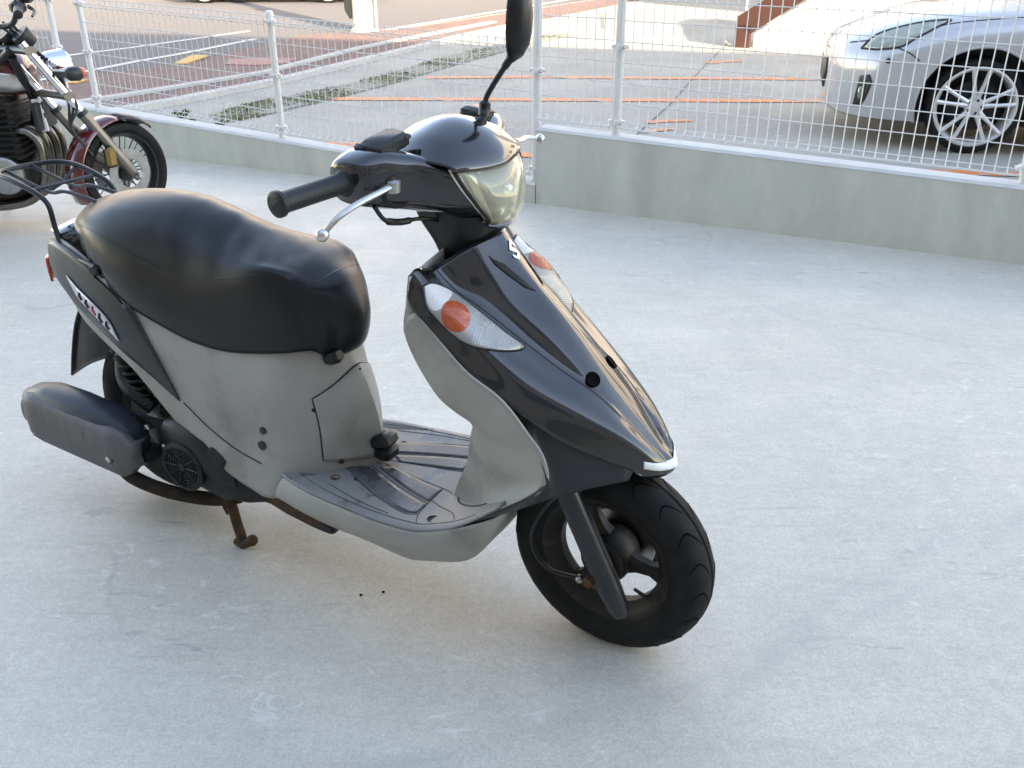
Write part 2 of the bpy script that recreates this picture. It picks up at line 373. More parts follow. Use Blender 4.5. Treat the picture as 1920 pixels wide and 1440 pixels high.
def tag(o, label, cat, group=None):
    o['label'] = label; o['category'] = cat
    if group: o['group'] = group
    return o
def thing(name, label, cat, loc=(0, 0, 0), rz=0.0, group=None):
    o = bpy.data.objects.new(name, None); COL.objects.link(o); o.empty_display_size = 0.1
    o.location = loc; o.rotation_euler = (0, 0, rz); return tag(o, label, cat, group)
def struct(o): o['kind'] = 'structure'; return o
def dup(root, loc, rz, label, group=None):
    r = root.copy(); COL.objects.link(r); r.location = loc; r.rotation_euler = (0, 0, rz); r['label'] = label
    if group: r['group'] = group
    for ch in root.children:
        c = ch.copy(); COL.objects.link(c); c.parent = r
        for g in ch.children:
            q = g.copy(); COL.objects.link(q); q.parent = c
    return r
def sheet(name, poly, z, material, nsub=0):
    return struct(MB().add([(x, y, z) for x, y in poly], [tuple(range(len(poly)))]).build(name, material, smooth=False))

# ================================================================== the setting
WO = Vector((0.13, 4.90, 0)); WD = Vector((0.899, -0.438, 0)).normalized(); WN = Vector((-WD.y, WD.x, 0))   # low wall line, direction, side away from the forecourt
def W(t, n=0.0, z=0.0): return WO + WD * t + WN * n + Vector((0, 0, z))
LZ = 0.09
# forecourt floor (up to the wall) and the lot beyond it
a, b = W(-40, 0.05), W(40, 0.05)
sheet('forecourt_floor', [(-45, -30), (45, -30), (b.x, b.y), (a.x, a.y)], 0, 'floor_concrete')
a, b = W(-300, 0.12), W(300, 0.12)
sheet('lot_ground', [(a.x, a.y), (b.x, b.y), (300, 500), (-500, 500)], LZ, 'lot_concrete')

def lotstrip(name, pts, material, lift, label=None, cat=None, group=None):
    o = MB().add([(x, y, LZ + lift) for x, y in pts], [tuple(range(len(pts)))]).build(name, material, smooth=False)
    if label: tag(o, label, cat, group)
    else: struct(o)
    return o
def along(p, q, s): return (p[0] + (q[0] - p[0]) * s, p[1] + (q[1] - p[1]) * s)
# road that runs away to the upper right, brick pavement, kerb band, concrete gutter
lotstrip('road', [(-16, 3), (-4.95, 7.7), (-4.34, 9.23), (-3.50, 10.74), (-3.04, 13.78), (-1.6, 15.2), (3.6, 26.5), (20, 70), (-120, 120), (-60, 3)], 'asphalt', 0.004)
lotstrip('pavement', [(-5.9, 5.9), (-3.35, 6.75), (-2.86, 7.68), (-2.29, 8.97), (-1.60, 10.95), (-0.87, 13.16), (0.2, 16.0), (3.9, 24.8), (3.2, 25.2), (-1.55, 15.0), (-3.0, 13.7), (-3.47, 10.7), (-4.30, 9.2), (-4.9, 7.7)], 'brick_paving', 0.008)
def strip(mb, pts, w, z):
    k = len(pts); L = []; Rr = []
    for i, p in enumerate(pts):
        a, b = Vector(pts[max(i - 1, 0)]), Vector(pts[min(i + 1, k - 1)]); t = (b - a).normalized(); n = Vector((-t.y, t.x)) * (w / 2); p = Vector(p)
        L.append((p.x + n.x, p.y + n.y, z)); Rr.append((p.x - n.x, p.y - n.y, z))
    return mb.add(L + Rr, [(i, i + 1, k + i + 1, k + i) for i in range(k - 1)])
def kerb(name, pts, w, h, material):
    mb = MB(); P = [Vector((x, y, LZ)) for x, y in pts]; rings = []
    for i, p in enumerate(P):
        t = (P[min(i + 1, len(P) - 1)] - P[max(i - 1, 0)]).normalized(); n = Vector((-t.y, t.x, 0)) * (w / 2)
        rings.append([p - n, p + n, p + n * 0.9 + Vector((0, 0, h)), p - n * 0.9 + Vector((0, 0, h))])
    return struct(mb.rings(rings).build(name, material, smooth=False))
kerb('pavement_edging', [(-3.9, 7.15), (-3.27, 8.17), (-2.50, 9.59), (-1.91, 11.86), (-1.34, 13.38), (-0.3, 16.0)], 0.12, 0.03, 'kerb_stone')
kerb('kerb', [(-3.25, 6.9), (-2.78, 7.72), (-2.20, 8.97), (-1.52, 10.95), (-0.78, 13.16), (0.3, 16.0)], 0.13, 0.045, 'kerb_stone')
for pts, lab in (([(-5.9, 9.6), (-5.17, 11.22), (-4.78, 12.05), (-4.53, 12.72), (-3.9, 14.4)], 'farther of two white lines painted on the shaded asphalt road'),
                 ([(-4.95, 7.7), (-4.43, 9.47), (-4.17, 10.59), (-3.92, 11.39), (-3.5, 13.2)], 'nearer white line on the asphalt beside the brick pavement')):
    tag(strip(MB(), pts, 0.10, LZ + 0.0085).build('road_line', 'paint_white', smooth=False), lab, 'road marking')
tag(strip(MB(), [(-1.9, 14.6), (-1.24, 16.18), (0.44, 20.39), (2.4, 25.2)], 0.16, LZ + 0.0085).build('road_line', 'paint_white', smooth=False), 'white road edge line in sunlight behind the utility pole', 'road marking')
# orange bay markings
def oline(pts, w, lab, cat='road marking', lift=0.005):
    return tag(strip(MB(), pts, w, LZ + lift).build('bay_line', 'paint_orange', smooth=False), lab, cat)
oline([(-1.62, 7.98), (0.2, 7.93), (1.6, 7.88), (3.2, 7.83), (6.5, 7.7)], 0.15, 'nearer of two long orange bay lines crossing the lot')
oline([(-0.85, 9.30), (0.2, 9.36), (1.5, 9.26), (3.1, 9.19), (7.0, 9.0)], 0.15, 'farther of two long orange bay lines crossing the lot')
oline([(-1.25, 6.08), (-0.94, 6.02), (0.10, 5.72), (0.5, 5.62)], 0.13, 'orange line just behind the lower wall by the gate post')
oline([(2.22, 5.33), (2.45, 5.26), (2.90, 5.19), (3.3, 5.12)], 0.11, 'orange line in front of the white car wheel')
oline([(2.14, 10.50), (2.34, 10.62), (2.55, 10.68)], 0.13, 'small far orange scribble mark on the lot concrete')
oline([(1.0, 6.86), (1.15, 6.92), (1.33, 6.93)], 0.09, 'short orange dash above the right wall beside a slab joint')
oline([(0.90, 6.46), (1.02, 6.54), (1.18, 6.62)], 0.07, 'lower short orange dash next to the slab joint')
tag(strip(MB(), [(2.9, 12.9), (2.13, 10.44), (1.77, 9.27), (1.33, 7.79), (0.80, 6.2)], 0.012, LZ + 0.004).build('slab_joint', 'asphalt', smooth=False), 'dark straight joint line between lot concrete slabs', 'joint')
for pts, lab in (([(-3.66, 10.32), (-3.52, 10.30), (-3.50, 11.10), (-3.72, 11.16)], 'orange tactile tile at the road edge of the brick pavement'),
                 ([(-4.34, 8.82), (-4.06, 8.82), (-4.05, 9.06), (-4.33, 9.06)], 'small orange tile seen beside the motorcycle fork')):
    o = MB().prism([(x, y, LZ + 0.008) for x, y in pts], (0, 0, 0.012)).build('tactile_tile', 'tile_yellow', smooth=False); tag(o, lab, 'tile', 'tactile tiles')
tag(MB().prism([(x, y, LZ + 0.0085) for x, y in [(-3.10, 10.30), (-3.18, 10.75), (-2.80, 10.95), (-2.42, 10.85), (-2.48, 10.35), (-2.75, 10.22)]], (0, 0, 0.006)).build('paving_patch', 'pink_paving', smooth=False), 'pinkish red patch in the brick pavement', 'paving')
# mossy verge
vu = [(-2.34, 7.16), (-2.12, 7.79), (-1.83, 8.30), (-1.47, 9.01), (-1.16, 9.89), (-0.79, 11.05), (-0.14, 12.58), (0.5, 14.0)]
vl = [(-2.12, 6.86), (-1.90, 7.16), (-1.70, 7.60), (-1.42, 8.20), (-1.10, 8.95), (-0.78, 9.85), (-0.40, 10.85), (0.02, 11.95), (0.9, 13.9)]
lotstrip('verge_soil', vu + vl[::-1], 'gravel_soil', 0.006)
U = cr([(*p, 0) for p in vu], 60); Lw = cr([(*p, 0) for p in vl], 60)
gm = MB()
for k in range(7000):
    i = random.random() ** 1.3 * 59; j = int(i); f = i - j; j2 = min(j + 1, 59)
    s = random.random()
    p = (U[j].lerp(U[j2], f)).lerp(Lw[j].lerp(Lw[j2], f), s) + Vector((random.gauss(0, .03), random.gauss(0, .03), LZ + 0.005))
    dens = math.sin(p.x * 7 + p.y * 3.1) + math.sin(p.y * 5.3 - p.x * 2) + random.gauss(0, .7)
    if dens < 0.1: continue
    h = random.uniform(.003, .014); a = random.uniform(0, 6.28); w = random.uniform(.008, .02); lean = random.uniform(0, .03)
    gm.add([p + Vector((math.cos(a) * w, math.sin(a) * w, 0)), p - Vector((math.cos(a) * w, math.sin(a) * w, 0)), p + Vector((math.cos(a + 1.2) * lean, math.sin(a + 1.2) * lean, h))], [(0, 1, 2)])
o = gm.build('verge_grass', 'moss', smooth=False, kind='stuff'); tag(o, 'low olive grass and moss along the lot edge', 'grass')
def weed(x, y, n, s, lab):
    mb = MB()
    for k in range(n):
        a = random.uniform(0, 6.28); r = random.uniform(0.3, 1) * s; h = random.uniform(.3, .9) * s
        p = Vector((x, y, LZ)); q = p + Vector((math.cos(a) * r, math.sin(a) * r, h)); sd_ = Vector((-math.sin(a), math.cos(a), 0)) * s * .18
        m_ = (p + q) / 2 + Vector((0, 0, s * .2))
        mb.add([p, m_ - sd_, q, m_ + sd_], [(0, 1, 2, 3)])
    return tag(mb.build('weed', 'leaf', smooth=False), lab, 'weed', 'weeds behind the wall')
weed(-2.49, 7.02, 34, .085, 'dark green weed tuft behind the wall, left of the mossy verge')
weed(-2.10, 6.66, 20, .06, 'small low weed tuft against the wall below the verge')
weed(-2.35, 6.86, 14, .05, 'tiny low weed between the two bigger tufts')

# low concrete walls that carry the fence (their tops run a little downhill to the right)
def low_wall(t0, t1, z0, z1, th, label, ts=None):
    root = thing('low_wall', label, 'wall', W((t0 + t1) / 2, th / 2), 0)
    off = Vector(root.location)
    def P(t, n, z): return W(t, n, z) - off
    def zz(t): return z0 + (z1 - z0) * (t - t0) / (t1 - t0)
    ts = [t0 + (t1 - t0) * i / 12 for i in range(13)]
    c = 0.012
    MB().rings([[P(t, 0, -.05), P(t, 0, zz(t) - c - .002), P(t, th, zz(t) - c - .002), P(t, th, -.05)] for t in ts]).build('wall_body', 'wall_concrete', root, smooth=False)
    MB().rings([[P(t, -.002, zz(t) - c - .002), P(t, -.002, zz(t) - c), P(t, c - .002, zz(t)), P(t, th - c + .002, zz(t)), P(t, th + .002, zz(t) - c), P(t, th + .002, zz(t) - c - .002)] for t in ts]).build('wall_top', 'wall_cap', root, smooth=False)
    return zz
zr = low_wall(0.0, 7.0, 0.408, 0.205, 0.13, 'taller concrete wall section on the right, under the fence')
zl = low_wall(-7.5, -0.006, 0.475, 0.112, 0.13, 'lower concrete wall section on the left, under the fence')

# fence posts, mesh panels
FN = 0.065
def post(t, z0, z1, label, r=0.021):
    root = thing('fence_post', label, 'fence post', W(t, FN, z0), 0, 'white fence posts')
    MB().tube([(0, 0, -0.02), (0, 0, z1 - z0)], r, 16).build('tube', 'fence_white', root)
    MB().lathe([(r + .003, 0), (r + .003, .018), (r * .7, .028), (0.0005, .031)], (0, 0, z1 - z0 - .004), (0, 0, 1), 16).build('cap', 'fence_white', root)
    for zc in (0.065, (z1 - z0) * .52, z1 - z0 - .035):
        c = MB().tube([(0, 0, zc - .014), (0, 0, zc + .014)], r + .004, 16).box((0, 0, zc), (0.03, 2 * r + .05, .022))
        c.box(-WD * (r + .012) + Vector((0, 0, zc)), (0.018, 0.03, .016)).box(WD * (r + .012) + Vector((0, 0, zc)), (0.018, .03, .016))
        k = c.build('bracket', 'fence_white', root, angle=30)
        s = MB().lathe([(.007, 0), (.007, .008), (.004, .011)], -WN * (r + .018) + WD * (r + .014) + Vector((0, 0, zc)), -WN, 8).build('bolt', 'steel', k)
    return root
post(-3.615, zl(-3.615), 0.98, 'white fence post at the far left behind the motorcycle bars')
post(-3.33, zl(-3.33), 0.965, 'white fence post right of the motorcycle, bolted to the low wall')
post(-1.76, zl(-1.76), 0.905, 'white fence post in the middle of the left fence panel')
post(-0.03, zl(-0.03), 1.22, 'tall white end post where the two walls meet', 0.024)
post(0.42, zr(0.42), 1.22, 'white fence post on the taller wall right of the end post', 0.023)
post(2.31, zr(2.31), 1.17, 'white fence post at the right edge of the photo')
post(4.2, zr(4.2), 1.12, 'white fence post on the taller wall beyond the right edge')
def mesh_panel(t0, t1, zb, zt, label, n=FN - 0.026):
    """welded wire panel with folded triangular top and bottom edges"""
    root = thing('mesh_fence_panel', label, 'fence', W((t0 + t1) / 2, n, zb((t0 + t1) / 2)), 0, 'white wire mesh fence panels')
    off = Vector(root.location); r = 0.0027
    def P(t, dn, z): return W(t, n + dn, z) - off
    vmb = MB(); k = int((t1 - t0) / 0.0485)
    def wire(mb, path, rad):
        mb.tube(path, rad, 4)
    for i in range(k + 1):
        t = t0 + (t1 - t0) * i / k; b, tp = zb(t) + .035, zt(t)
        wire(vmb, [P(t, 0, b + .03), P(t, -.035, b + .012), P(t, 0, b), P(t, 0.002, b + .03), P(t, 0.002, tp - .05), P(t, -.036, tp - .028), P(t, -.004, tp), P(t, 0.0, tp - .045)], r)
    vmb.build('upright_wires', 'fence_white', root, smooth=False, kind='stuff')
    hmb = MB()
    def hline(dn, f):
        wire(hmb, [P(t0, dn, f(t0)), P((t0 + t1) / 2, dn, f((t0 + t1) / 2)), P(t1, dn, f(t1))], r * 0.95)
    hline(-.036, lambda t: zb(t) + .047); hline(-.002, lambda t: zb(t) + .035)
    hline(-.037, lambda t: zt(t) - .028); hline(-.005, lambda t: zt(t) + .001)
    h0 = (zt((t0 + t1) / 2) - .05) - (zb((t0 + t1) / 2) + .065); nn = max(2, round(h0 / 0.105))
    for i in range(nn + 1):
        f = i / nn
        hline(-.002, lambda t, f=f: (zb(t) + .065) * (1 - f) + (zt(t) - .05) * f)
    hmb.build('cross_wires', 'fence_white', root, smooth=False, kind='stuff')
    return root
def zlt(t): return 0.832 + (0.965 - 0.832) * (t / -3.33)
mesh_panel(-5.6, -3.66, zl, lambda t: zlt(t) + .01, 'white mesh fence panel behind the motorcycle, leftmost')
mesh_panel(-3.30, -1.79, zl, zlt, 'white mesh fence panel between the motorcycle and the middle post')
mesh_panel(-1.73, -0.06, zl, zlt, 'white mesh fence panel behind the scooter handlebar')
mesh_panel(0.0, 0.395, zr, lambda t: 1.20, 'narrow white mesh fence piece next to the end post')
mesh_panel(0.445, 2.285, zr, lambda t: 1.20 - .02 * t, 'white mesh fence panel in front of the white car')
mesh_panel(2.335, 4.17, zr, lambda t: 1.20 - .02 * t, 'white mesh fence panel beyond the right edge post')

# building behind the camera: it shades the forecourt and most of the lot
FD = Vector((0.956, -0.292, 0)); FNn = Vector((0.292, 0.956, 0))
def B(s, n, z): return FD * s + FNn * n + Vector((0, 0, z))
bo = thing('shop_building', 'tall shop building behind the viewer that shades the forecourt', 'building', B(2, -6, 0), 0)
off = Vector(bo.location)
BH = 8.7; NB = -4.0
MB().add([B(s, n, z) - off for z in (-.1, BH) for (s, n) in ((-15, NB), (30, NB), (30, -12), (-15, -12))], [(0, 1, 2, 3), (4, 7, 6, 5), (0, 4, 5, 1), (1, 5, 6, 2), (2, 6, 7, 3), (3, 7, 4, 0)]).build('wall', 'facade', bo, smooth=False)
for fl in range(3):
    for i in range(0, 12):
        s0 = -13.5 + i * 3.6
        MB().box(B(s0, NB + .012, 1.7 + fl * 2.8) - off, (2.3, 0.05, 1.6), Matrix.Rotation(-math.atan2(0.292, 0.956), 3, 'Z')).build('window', 'car_glass', bo, smooth=False)

# sunlit staircase at the back right
st = thing('outdoor_staircase', 'sunlit cream outdoor staircase side with brown sloping stringer', 'staircase', (2.82, 12.2, LZ), R(-24))
MB().box((0.09, 0, 0.13), (0.19, 0.10, 0.27)).build('stringer_foot', 'stair_brown', st, smooth=False)
MB().prism([(0.0, -.05, .27), (0.19, -.05, .17), (3.2, -.05, 2.2), (3.2, -.05, 2.40), (0.0, -.05, .36)], (0, 0.10, 0)).build('stringer', 'stair_brown', st, smooth=False)
MB().prism([(0.22, .06, -.0), (3.4, .06, -.0), (3.4, .06, 2.3), (0.22, .06, .16)], (0, 0.9, 0)).build('side_wall', 'stair_wall', st, smooth=False)
for i in range(10):
    MB().box((0.25 + i * .29, .5, .36 + i * .195), (.31, .95, .04)).build('step', 'stair_wall', st, smooth=False)
for i in range(6):
    MB().tube([(0.1 + i * .5, 0, .38 + i * .336), (0.1 + i * .5, 0, 1.25 + i * .336)], .012, 6).build('baluster', 'fence_white', st)
MB().tube([(0.05, 0, 1.2), (2.8, 0, 3.05)], .02, 8).build('handrail', 'fence_white', st)
nb_ = thing('added_reflection_building', 'unseen sunlit building added for cream reflections, outside the right edge', 'building', (13.6, 15.0, LZ), R(-14))  # added out of view to give the cowl a sunlit cream reflection
MB().box((0, 0, 4.2), (11.5, 6.5, 8.4)).build('wall', 'pale_wall', nb_, smooth=False)
for fl in range(2):
    for i in range(4):
        MB().box((-4.1 + i * 2.7, -3.26, 2.0 + fl * 3.2), (1.2, .06, 1.4)).build('window', 'car_glass', nb_, smooth=False)
for (cx, cy, w_, d_, h_, lab) in ((-21, 31, 17, 9, 12.5, 'widest unseen pale building added for fill light, outside the top edge, left'), (-4.5, 29.5, 13, 8, 10.5, 'unseen pale building added for fill light, outside the top edge, in the middle'), (10, 30.5, 13, 9, 13.0, 'tallest unseen pale building added for fill light, outside the top edge, right')):  # unseen row, added for warm fill light and low reflections
    rb_ = thing('added_fill_building', lab, 'building', (cx, cy, LZ), R(-6), 'added buildings across the road')
    MB().box((0, 0, h_ / 2), (w_, d_, h_)).build('wall', 'pale_wall', rb_, smooth=False)
    for fl in range(int(h_ / 3.2)):
        for i in range(int(w_ / 3)):
            MB().box((-w_ / 2 + 1.6 + i * 3, -d_ / 2 - .01, 1.9 + fl * 3.0), (1.3, .06, 1.4)).build('window', 'car_glass', rb_, smooth=False)
# utility pole
up = thing('utility_pole', 'pale concrete utility pole foot at the road side, lit by the sun', 'utility pole', (-2.2, 14.35, LZ))
MB().lathe([(.155, -.02), (.15, .5), (.135, 3), (.105, 9)], (0, 0, 0), (0, 0, 1), 24).build('shaft', 'pole_concrete', up)
MB().prism([(-.17, -.10, .18), (-.245, -.05, .30), (-.28, -.02, .9), (-.28, -.02, 2.2), (-.15, -.06, 2.2), (-.14, -.12, .2)], (0, .11, 0)).build('cable_guard', 'bike_black', up, smooth=False)
MB().tube([(.21, -.05, 0), (.20, -.05, 4)], .018, 8).build('conduit', 'paint_white', up)
MB().lathe([(.2, -.01), (.2, .03), (.16, .05)], (0, 0, 0), (0, 0, 1), 20).build('base_collar', 'kerb_stone', up)

# ================================================================== the white car behind the fence
def make_car(name, label):
    t = thing(name, label, 'car')
    yc = -0.875
    # x forward; stations: x, half width low, half width shoulder, z bottom, z crease, z shoulder, z top at centre
    S = [(0.93, .20, .18, .24, .40, .50, .56), (0.90, .42, .38, .20, .42, .56, .62), (0.845, .58, .50, .17, .44, .60, .665), (0.76, .68, .58, .155, .45, .625, .705), (0.66, .77, .66, .15, .46, .645, .755),
         (0.54, .83, .73, .15, .47, .665, .80), (0.40, .862, .79, .15, .48, .70, .838), (0.22, .877, .82, .15, .50, .745, .868), (0.0, .88, .83, .15, .52, .775, .89), (-0.30, .88, .83, .15, .54, .80, .915), (-.62, .88, .83, .15, .55, .82, .935),
         (-1.2, .88, .83, .15, .55, .83, .94), (-2.0, .88, .83, .15, .56, .85, .95), (-2.8, .88, .82, .15, .57, .87, .96), (-3.3, .85, .78, .17, .58, .87, .96), (-3.52, .80, .72, .25, .58, .84, .92), (-3.6, .70, .62, .32, .56, .78, .86)]
    rings = []
    for x, hw, hs, zb, zc, zs, zt in S:
        half = [(0, zb), (hw * .8, zb), (hw * .97, zb + .03), (hw, zb + .14), (hw + .004, zc), (hw * .985 + hs * .015, zc + .10 * (zs - zc) / .2), (hs * .4 + hw * .6, zs - .035), (hs, zs), (hs * .82, zs + (zt - zs) * .45), (hs * .5, zs + (zt - zs) * .82), (0, zt)]
        full = [(yc + h, z) for h, z in half] + [(yc - h, z) for h, z in reversed(half[1:-1])]
        rings.append([Vector((x, y, z)) for y, z in full])
    n = len(rings[0]); cols = [cr([r[j] for r in rings], 56) for j in range(n)]
    body = MB().rings([[cols[j][i] for j in range(n)] for i in range(56)]).build('body', 'car_white', t, angle=35)
    # wheel openings
    cut = MB()
    for x in (0.035, -2.62):
        cut.lathe([(0.345, -.34), (0.345, .2)], (x, 0, .285), (0, 1, 0), 48)
        cut.lathe([(0.345, -.2), (0.345, .34)], (x, 2 * yc, .285), (0, 1, 0), 48)
    co = cut.build('cutter', 'car_dark', None, smooth=False)
    md = body.modifiers.new('b', 'BOOLEAN'); md.object = co; md.operation = 'DIFFERENCE'; md.solver = 'EXACT'
    dg = bpy.context.evaluated_depsgraph_get(); me = bpy.data.meshes.new_from_object(body.evaluated_get(dg))
    body.modifiers.clear(); old = body.data; body.data = me
    bpy.data.objects.remove(co, do_unlink=True)
    me.materials.clear(); me.materials.append(M['car_white'])
    bm = bmesh.new(); bm.from_mesh(me)
    for f in bm.faces: f.smooth = True; f.material_index = 0
    for e in bm.edges:
        if len(e.link_faces) == 2: e.smooth = e.calc_face_angle(0) < R(32)
    bm.to_mesh(me); bm.free()
    tree = bvh_of(body)
    # greenhouse
    g = []
    for x, hw, z in ((-.50, .72, .90), (-.62, .71, .95), (-1.28, .60, 1.36), (-1.5, .58, 1.40), (-2.2, .57, 1.40), (-2.5, .58, 1.34), (-3.05, .66, .96), (-3.1, .66, .9)):
        g.append([Vector((x, yc + s * hw * k, z if k < 1 else z - .04)) for s, k in ((1, 1), (1, .9), (1, .5), (-1, .5), (-1, .9), (-1, 1))])
    gh = MB().grid(g).build('windscreen', 'car_glass', t, thick=.004)
    roof = [[Vector((x, yc + s * hw, z)) for s in (1, .5, -.5, -1)] for x, hw, z in ((-1.26, .56, 1.375), (-1.5, .56, 1.415), (-2.2, .55, 1.415), (-2.46, .55, 1.37))]
    MB().grid(roof).build('roof', 'car_white', t, thick=.02)
    for s in (1, -1):
        for x0, x1, k0, k1 in ((-.62, -1.28, .70, .59), (-2.5, -3.05, .575, .66)):
            MB().tube([(x0, yc + s * k0, .93 if x0 > -2 else 1.35), (x1, yc + s * k1, 1.37 if x0 > -2 else .95)], .035, 8).build('pillar', 'car_white', t)
        MB().prism([(-.7, yc + s * .735, .92), (-2.95, yc + s * .72, .93), (-2.45, yc + s * .60, 1.32), (-1.35, yc + s * .62, 1.34)], (0, s * .01, 0)).build('side_window', 'car_glass', t, smooth=False)
    # head lamp, mirrored
    lamp = [(.735, .590), (.69, .640), (.636, .676), (.54, .712), (.438, .742), (.34, .762), (.249, .771), (.29, .748), (.36, .712), (.44, .665), (.515, .618), (.59, .600), (.658, .592)]
    for s in (1, -1):
        L1 = [Vector((x, 0 if s > 0 else 2 * yc, z)) for x, z in lamp]
        dl = (0, -1, 0) if s > 0 else (0, 1, 0)
        hl = fillpatch(MB(), L1, tree, dl, 0.004, 6).build('headlight', 'car_lamp', t, thick=.004)
        edge = drape(tree, cr(L1 + [L1[0]], 60), dl, .004); MB().tube(edge, .0055, 5).build('headlight_seal', 'car_dark', hl)
        # bumper to wing seam, sensor, fog recess
        seam = drape(tree, cr([(.535, 0 if s > 0 else 2 * yc, .612), (.46, 0 if s > 0 else 2 * yc, .585), (.40, 0 if s > 0 else 2 * yc, .545)], 12), dl, .001)
        MB().tube(seam, .004, 5).build('panel_gap', 'car_dark', t)
        fog = [Vector((x, 0 if s > 0 else 2 * yc, z)) for x, z in ((.72, .43), (.665, .445), (.645, .40), (.668, .30), (.69, .245), (.735, .24))]
        fl_ = fillpatch(MB(), fog, tree, dl, .004, 4).build('fog_lamp_recess', 'car_dark', t, thick=.003)
        fc = drape(tree, [Vector((.70, 0 if s > 0 else 2 * yc, .33))], dl, .008)[0]
        MB().ball(fc, .035, sc=(.5, .5, 1.2)).build('fog_lamp', 'car_lamp', fl_)
        dot = drape(tree, [Vector((.575, 0 if s > 0 else 2 * yc, .535))], dl, .002)[0]
        MB().ball(dot, .016).build('side_marker', 'car_dark', t)
        arch = [Vector((0.035 + .352 * math.cos(a), 0 if s > 0 else 2 * yc, .285 + .352 * math.sin(a))) for a in [R(-18 + 216 * i / 40) for i in range(41)]]
        MB().tube(drape(tree, arch, dl, .001), .010, 6).build('arch_lip', 'car_white', t)
        MB().box((-.62, yc + s * .95, .93), (.10, .17, .11), bev=.03).build('door_mirror', 'car_white', t)
    # grille
    gp = [Vector((1.2, yc + y, z)) for y, z in ((-.32, .50), (.32, .50), (.36, .40), (.30, .30), (-.30, .30), (-.36, .40))]
    fillpatch(MB(), gp, tree, (-1, 0, 0), .005, 4).build('grille', 'car_dark', t, thick=.004)
    hoodseam = drape(tree, cr([(.80, yc + .55, 1), (.66, yc + .66, 1), (.40, yc + .755, 1), (.0, yc + .80, 1), (-.45, yc + .80, 1)], 26), (0, 0, -1), .001)
    for s in (1, -1):
        MB().tube([Vector((p.x, p.y if s > 0 else 2 * yc - p.y, p.z)) for p in hoodseam], .004, 5).build('bonnet_gap', 'car_dark', t)
    # wheels
    for x in (0.035, -2.62):
        for s in (1, -1):
            yo = -.012 if s > 0 else 2 * yc + .012; ax = (0, s, 0); c = (x, yo, .285)
            rim = MB().lathe([(.232, -.19), (.232, -.03), (.238, -.005), (.238, .0), (.226, .004), (.214, -.012), (.208, -.18)], c, ax, 48, closed=True)
            for k in range(5):
                for d in (-.21, .21):
                    a = 2 * math.pi * k / 5 + math.pi / 2; p0 = Vector((math.cos(a + d * .9) * .045, 0, math.sin(a + d * .9) * .045)); p1 = Vector((math.cos(a + d) * .226, 0, math.sin(a + d) * .226))
                    b0 = Vector(c) + Vector((0, s * -.028, 0)); rim.tube([b0 + p0, b0 + p0.lerp(p1, .5) + Vector((0, s * .014, 0)), b0 + p1 + Vector((0, s * .022, 0))], [.017, .0115, .015], 6)
            rim.lathe([(.058, -.06), (.056, -.022), (.03, -.014), (.0005, -.012)], c, ax, 20)
            w = rim.build('wheel', 'car_rim', t)
            MB().lathe([(.232, -.20), (.275, -.205), (.283, -.19), (.285, -.10), (.283, -.03), (.272, -.005), (.25, .002), (.236, -.006), (.232, -.03)], c, ax, 48, closed=True).build('tyre', 'rubber', w)
            MB().lathe([(.15, -.10), (.15, -.085), (.05, -.08)], c, ax, 28).build('brake_disc', 'car_dark', w)
            bolts = MB()
            for k in range(5):
                a = 2 * math.pi * (k + .5) / 5; bolts.ball(Vector(c) + Vector((math.cos(a) * .04, s * -.016, math.sin(a) * .04)), .009, 6, 4)
            bolts.build('wheel_nuts', 'car_dark', w, kind='stuff')
        MB().box((x, yc, .37), (.66, 1.30, .44)).build('wheel_well', 'car_dark', t, smooth=False)
    MB().box((-1.2, yc, .19), (3.6, 1.2, .10)).build('underbody', 'car_dark', t, smooth=False)
    return t
car = make_car('parked_car', 'white car with thin multi-spoke wheel parked behind the right fence')
car.location = (2.88, 5.74, LZ); car.rotation_euler = (0, 0, R(164))
car2 = dup(car, (-6.6, 21.2, LZ), R(182), 'car at the far roadside, cut off by the top left edge')

# ================================================================== the scooter
SC = thing('motor_scooter', 'black and grey motor scooter with white nose tape parked on its stand', 'motor scooter', (-0.856, 2.030, 0), R(-28.28))
AX0 = Vector((1.27, 0, 0)); AXD = Vector((-math.sin(R(26.5)), 0, math.cos(R(26.5)))); SROT = Matrix.Rotation(R(-5), 3, AXD)
def steer(p):
    p = Vector(p)
    if p.z > .85: p.x -= max(0, abs(p.y) - .08) * .16     # the bars sweep back
    if p.z > .85: p.z -= max(0, abs(p.y) - .08) * .06
    return AX0 + SROT @ (p - AX0)
def part(mb, name, m, parent=SC, st=False, **k):
    if st: mb.map(steer)
    return mb.build(name, m, parent, **k)

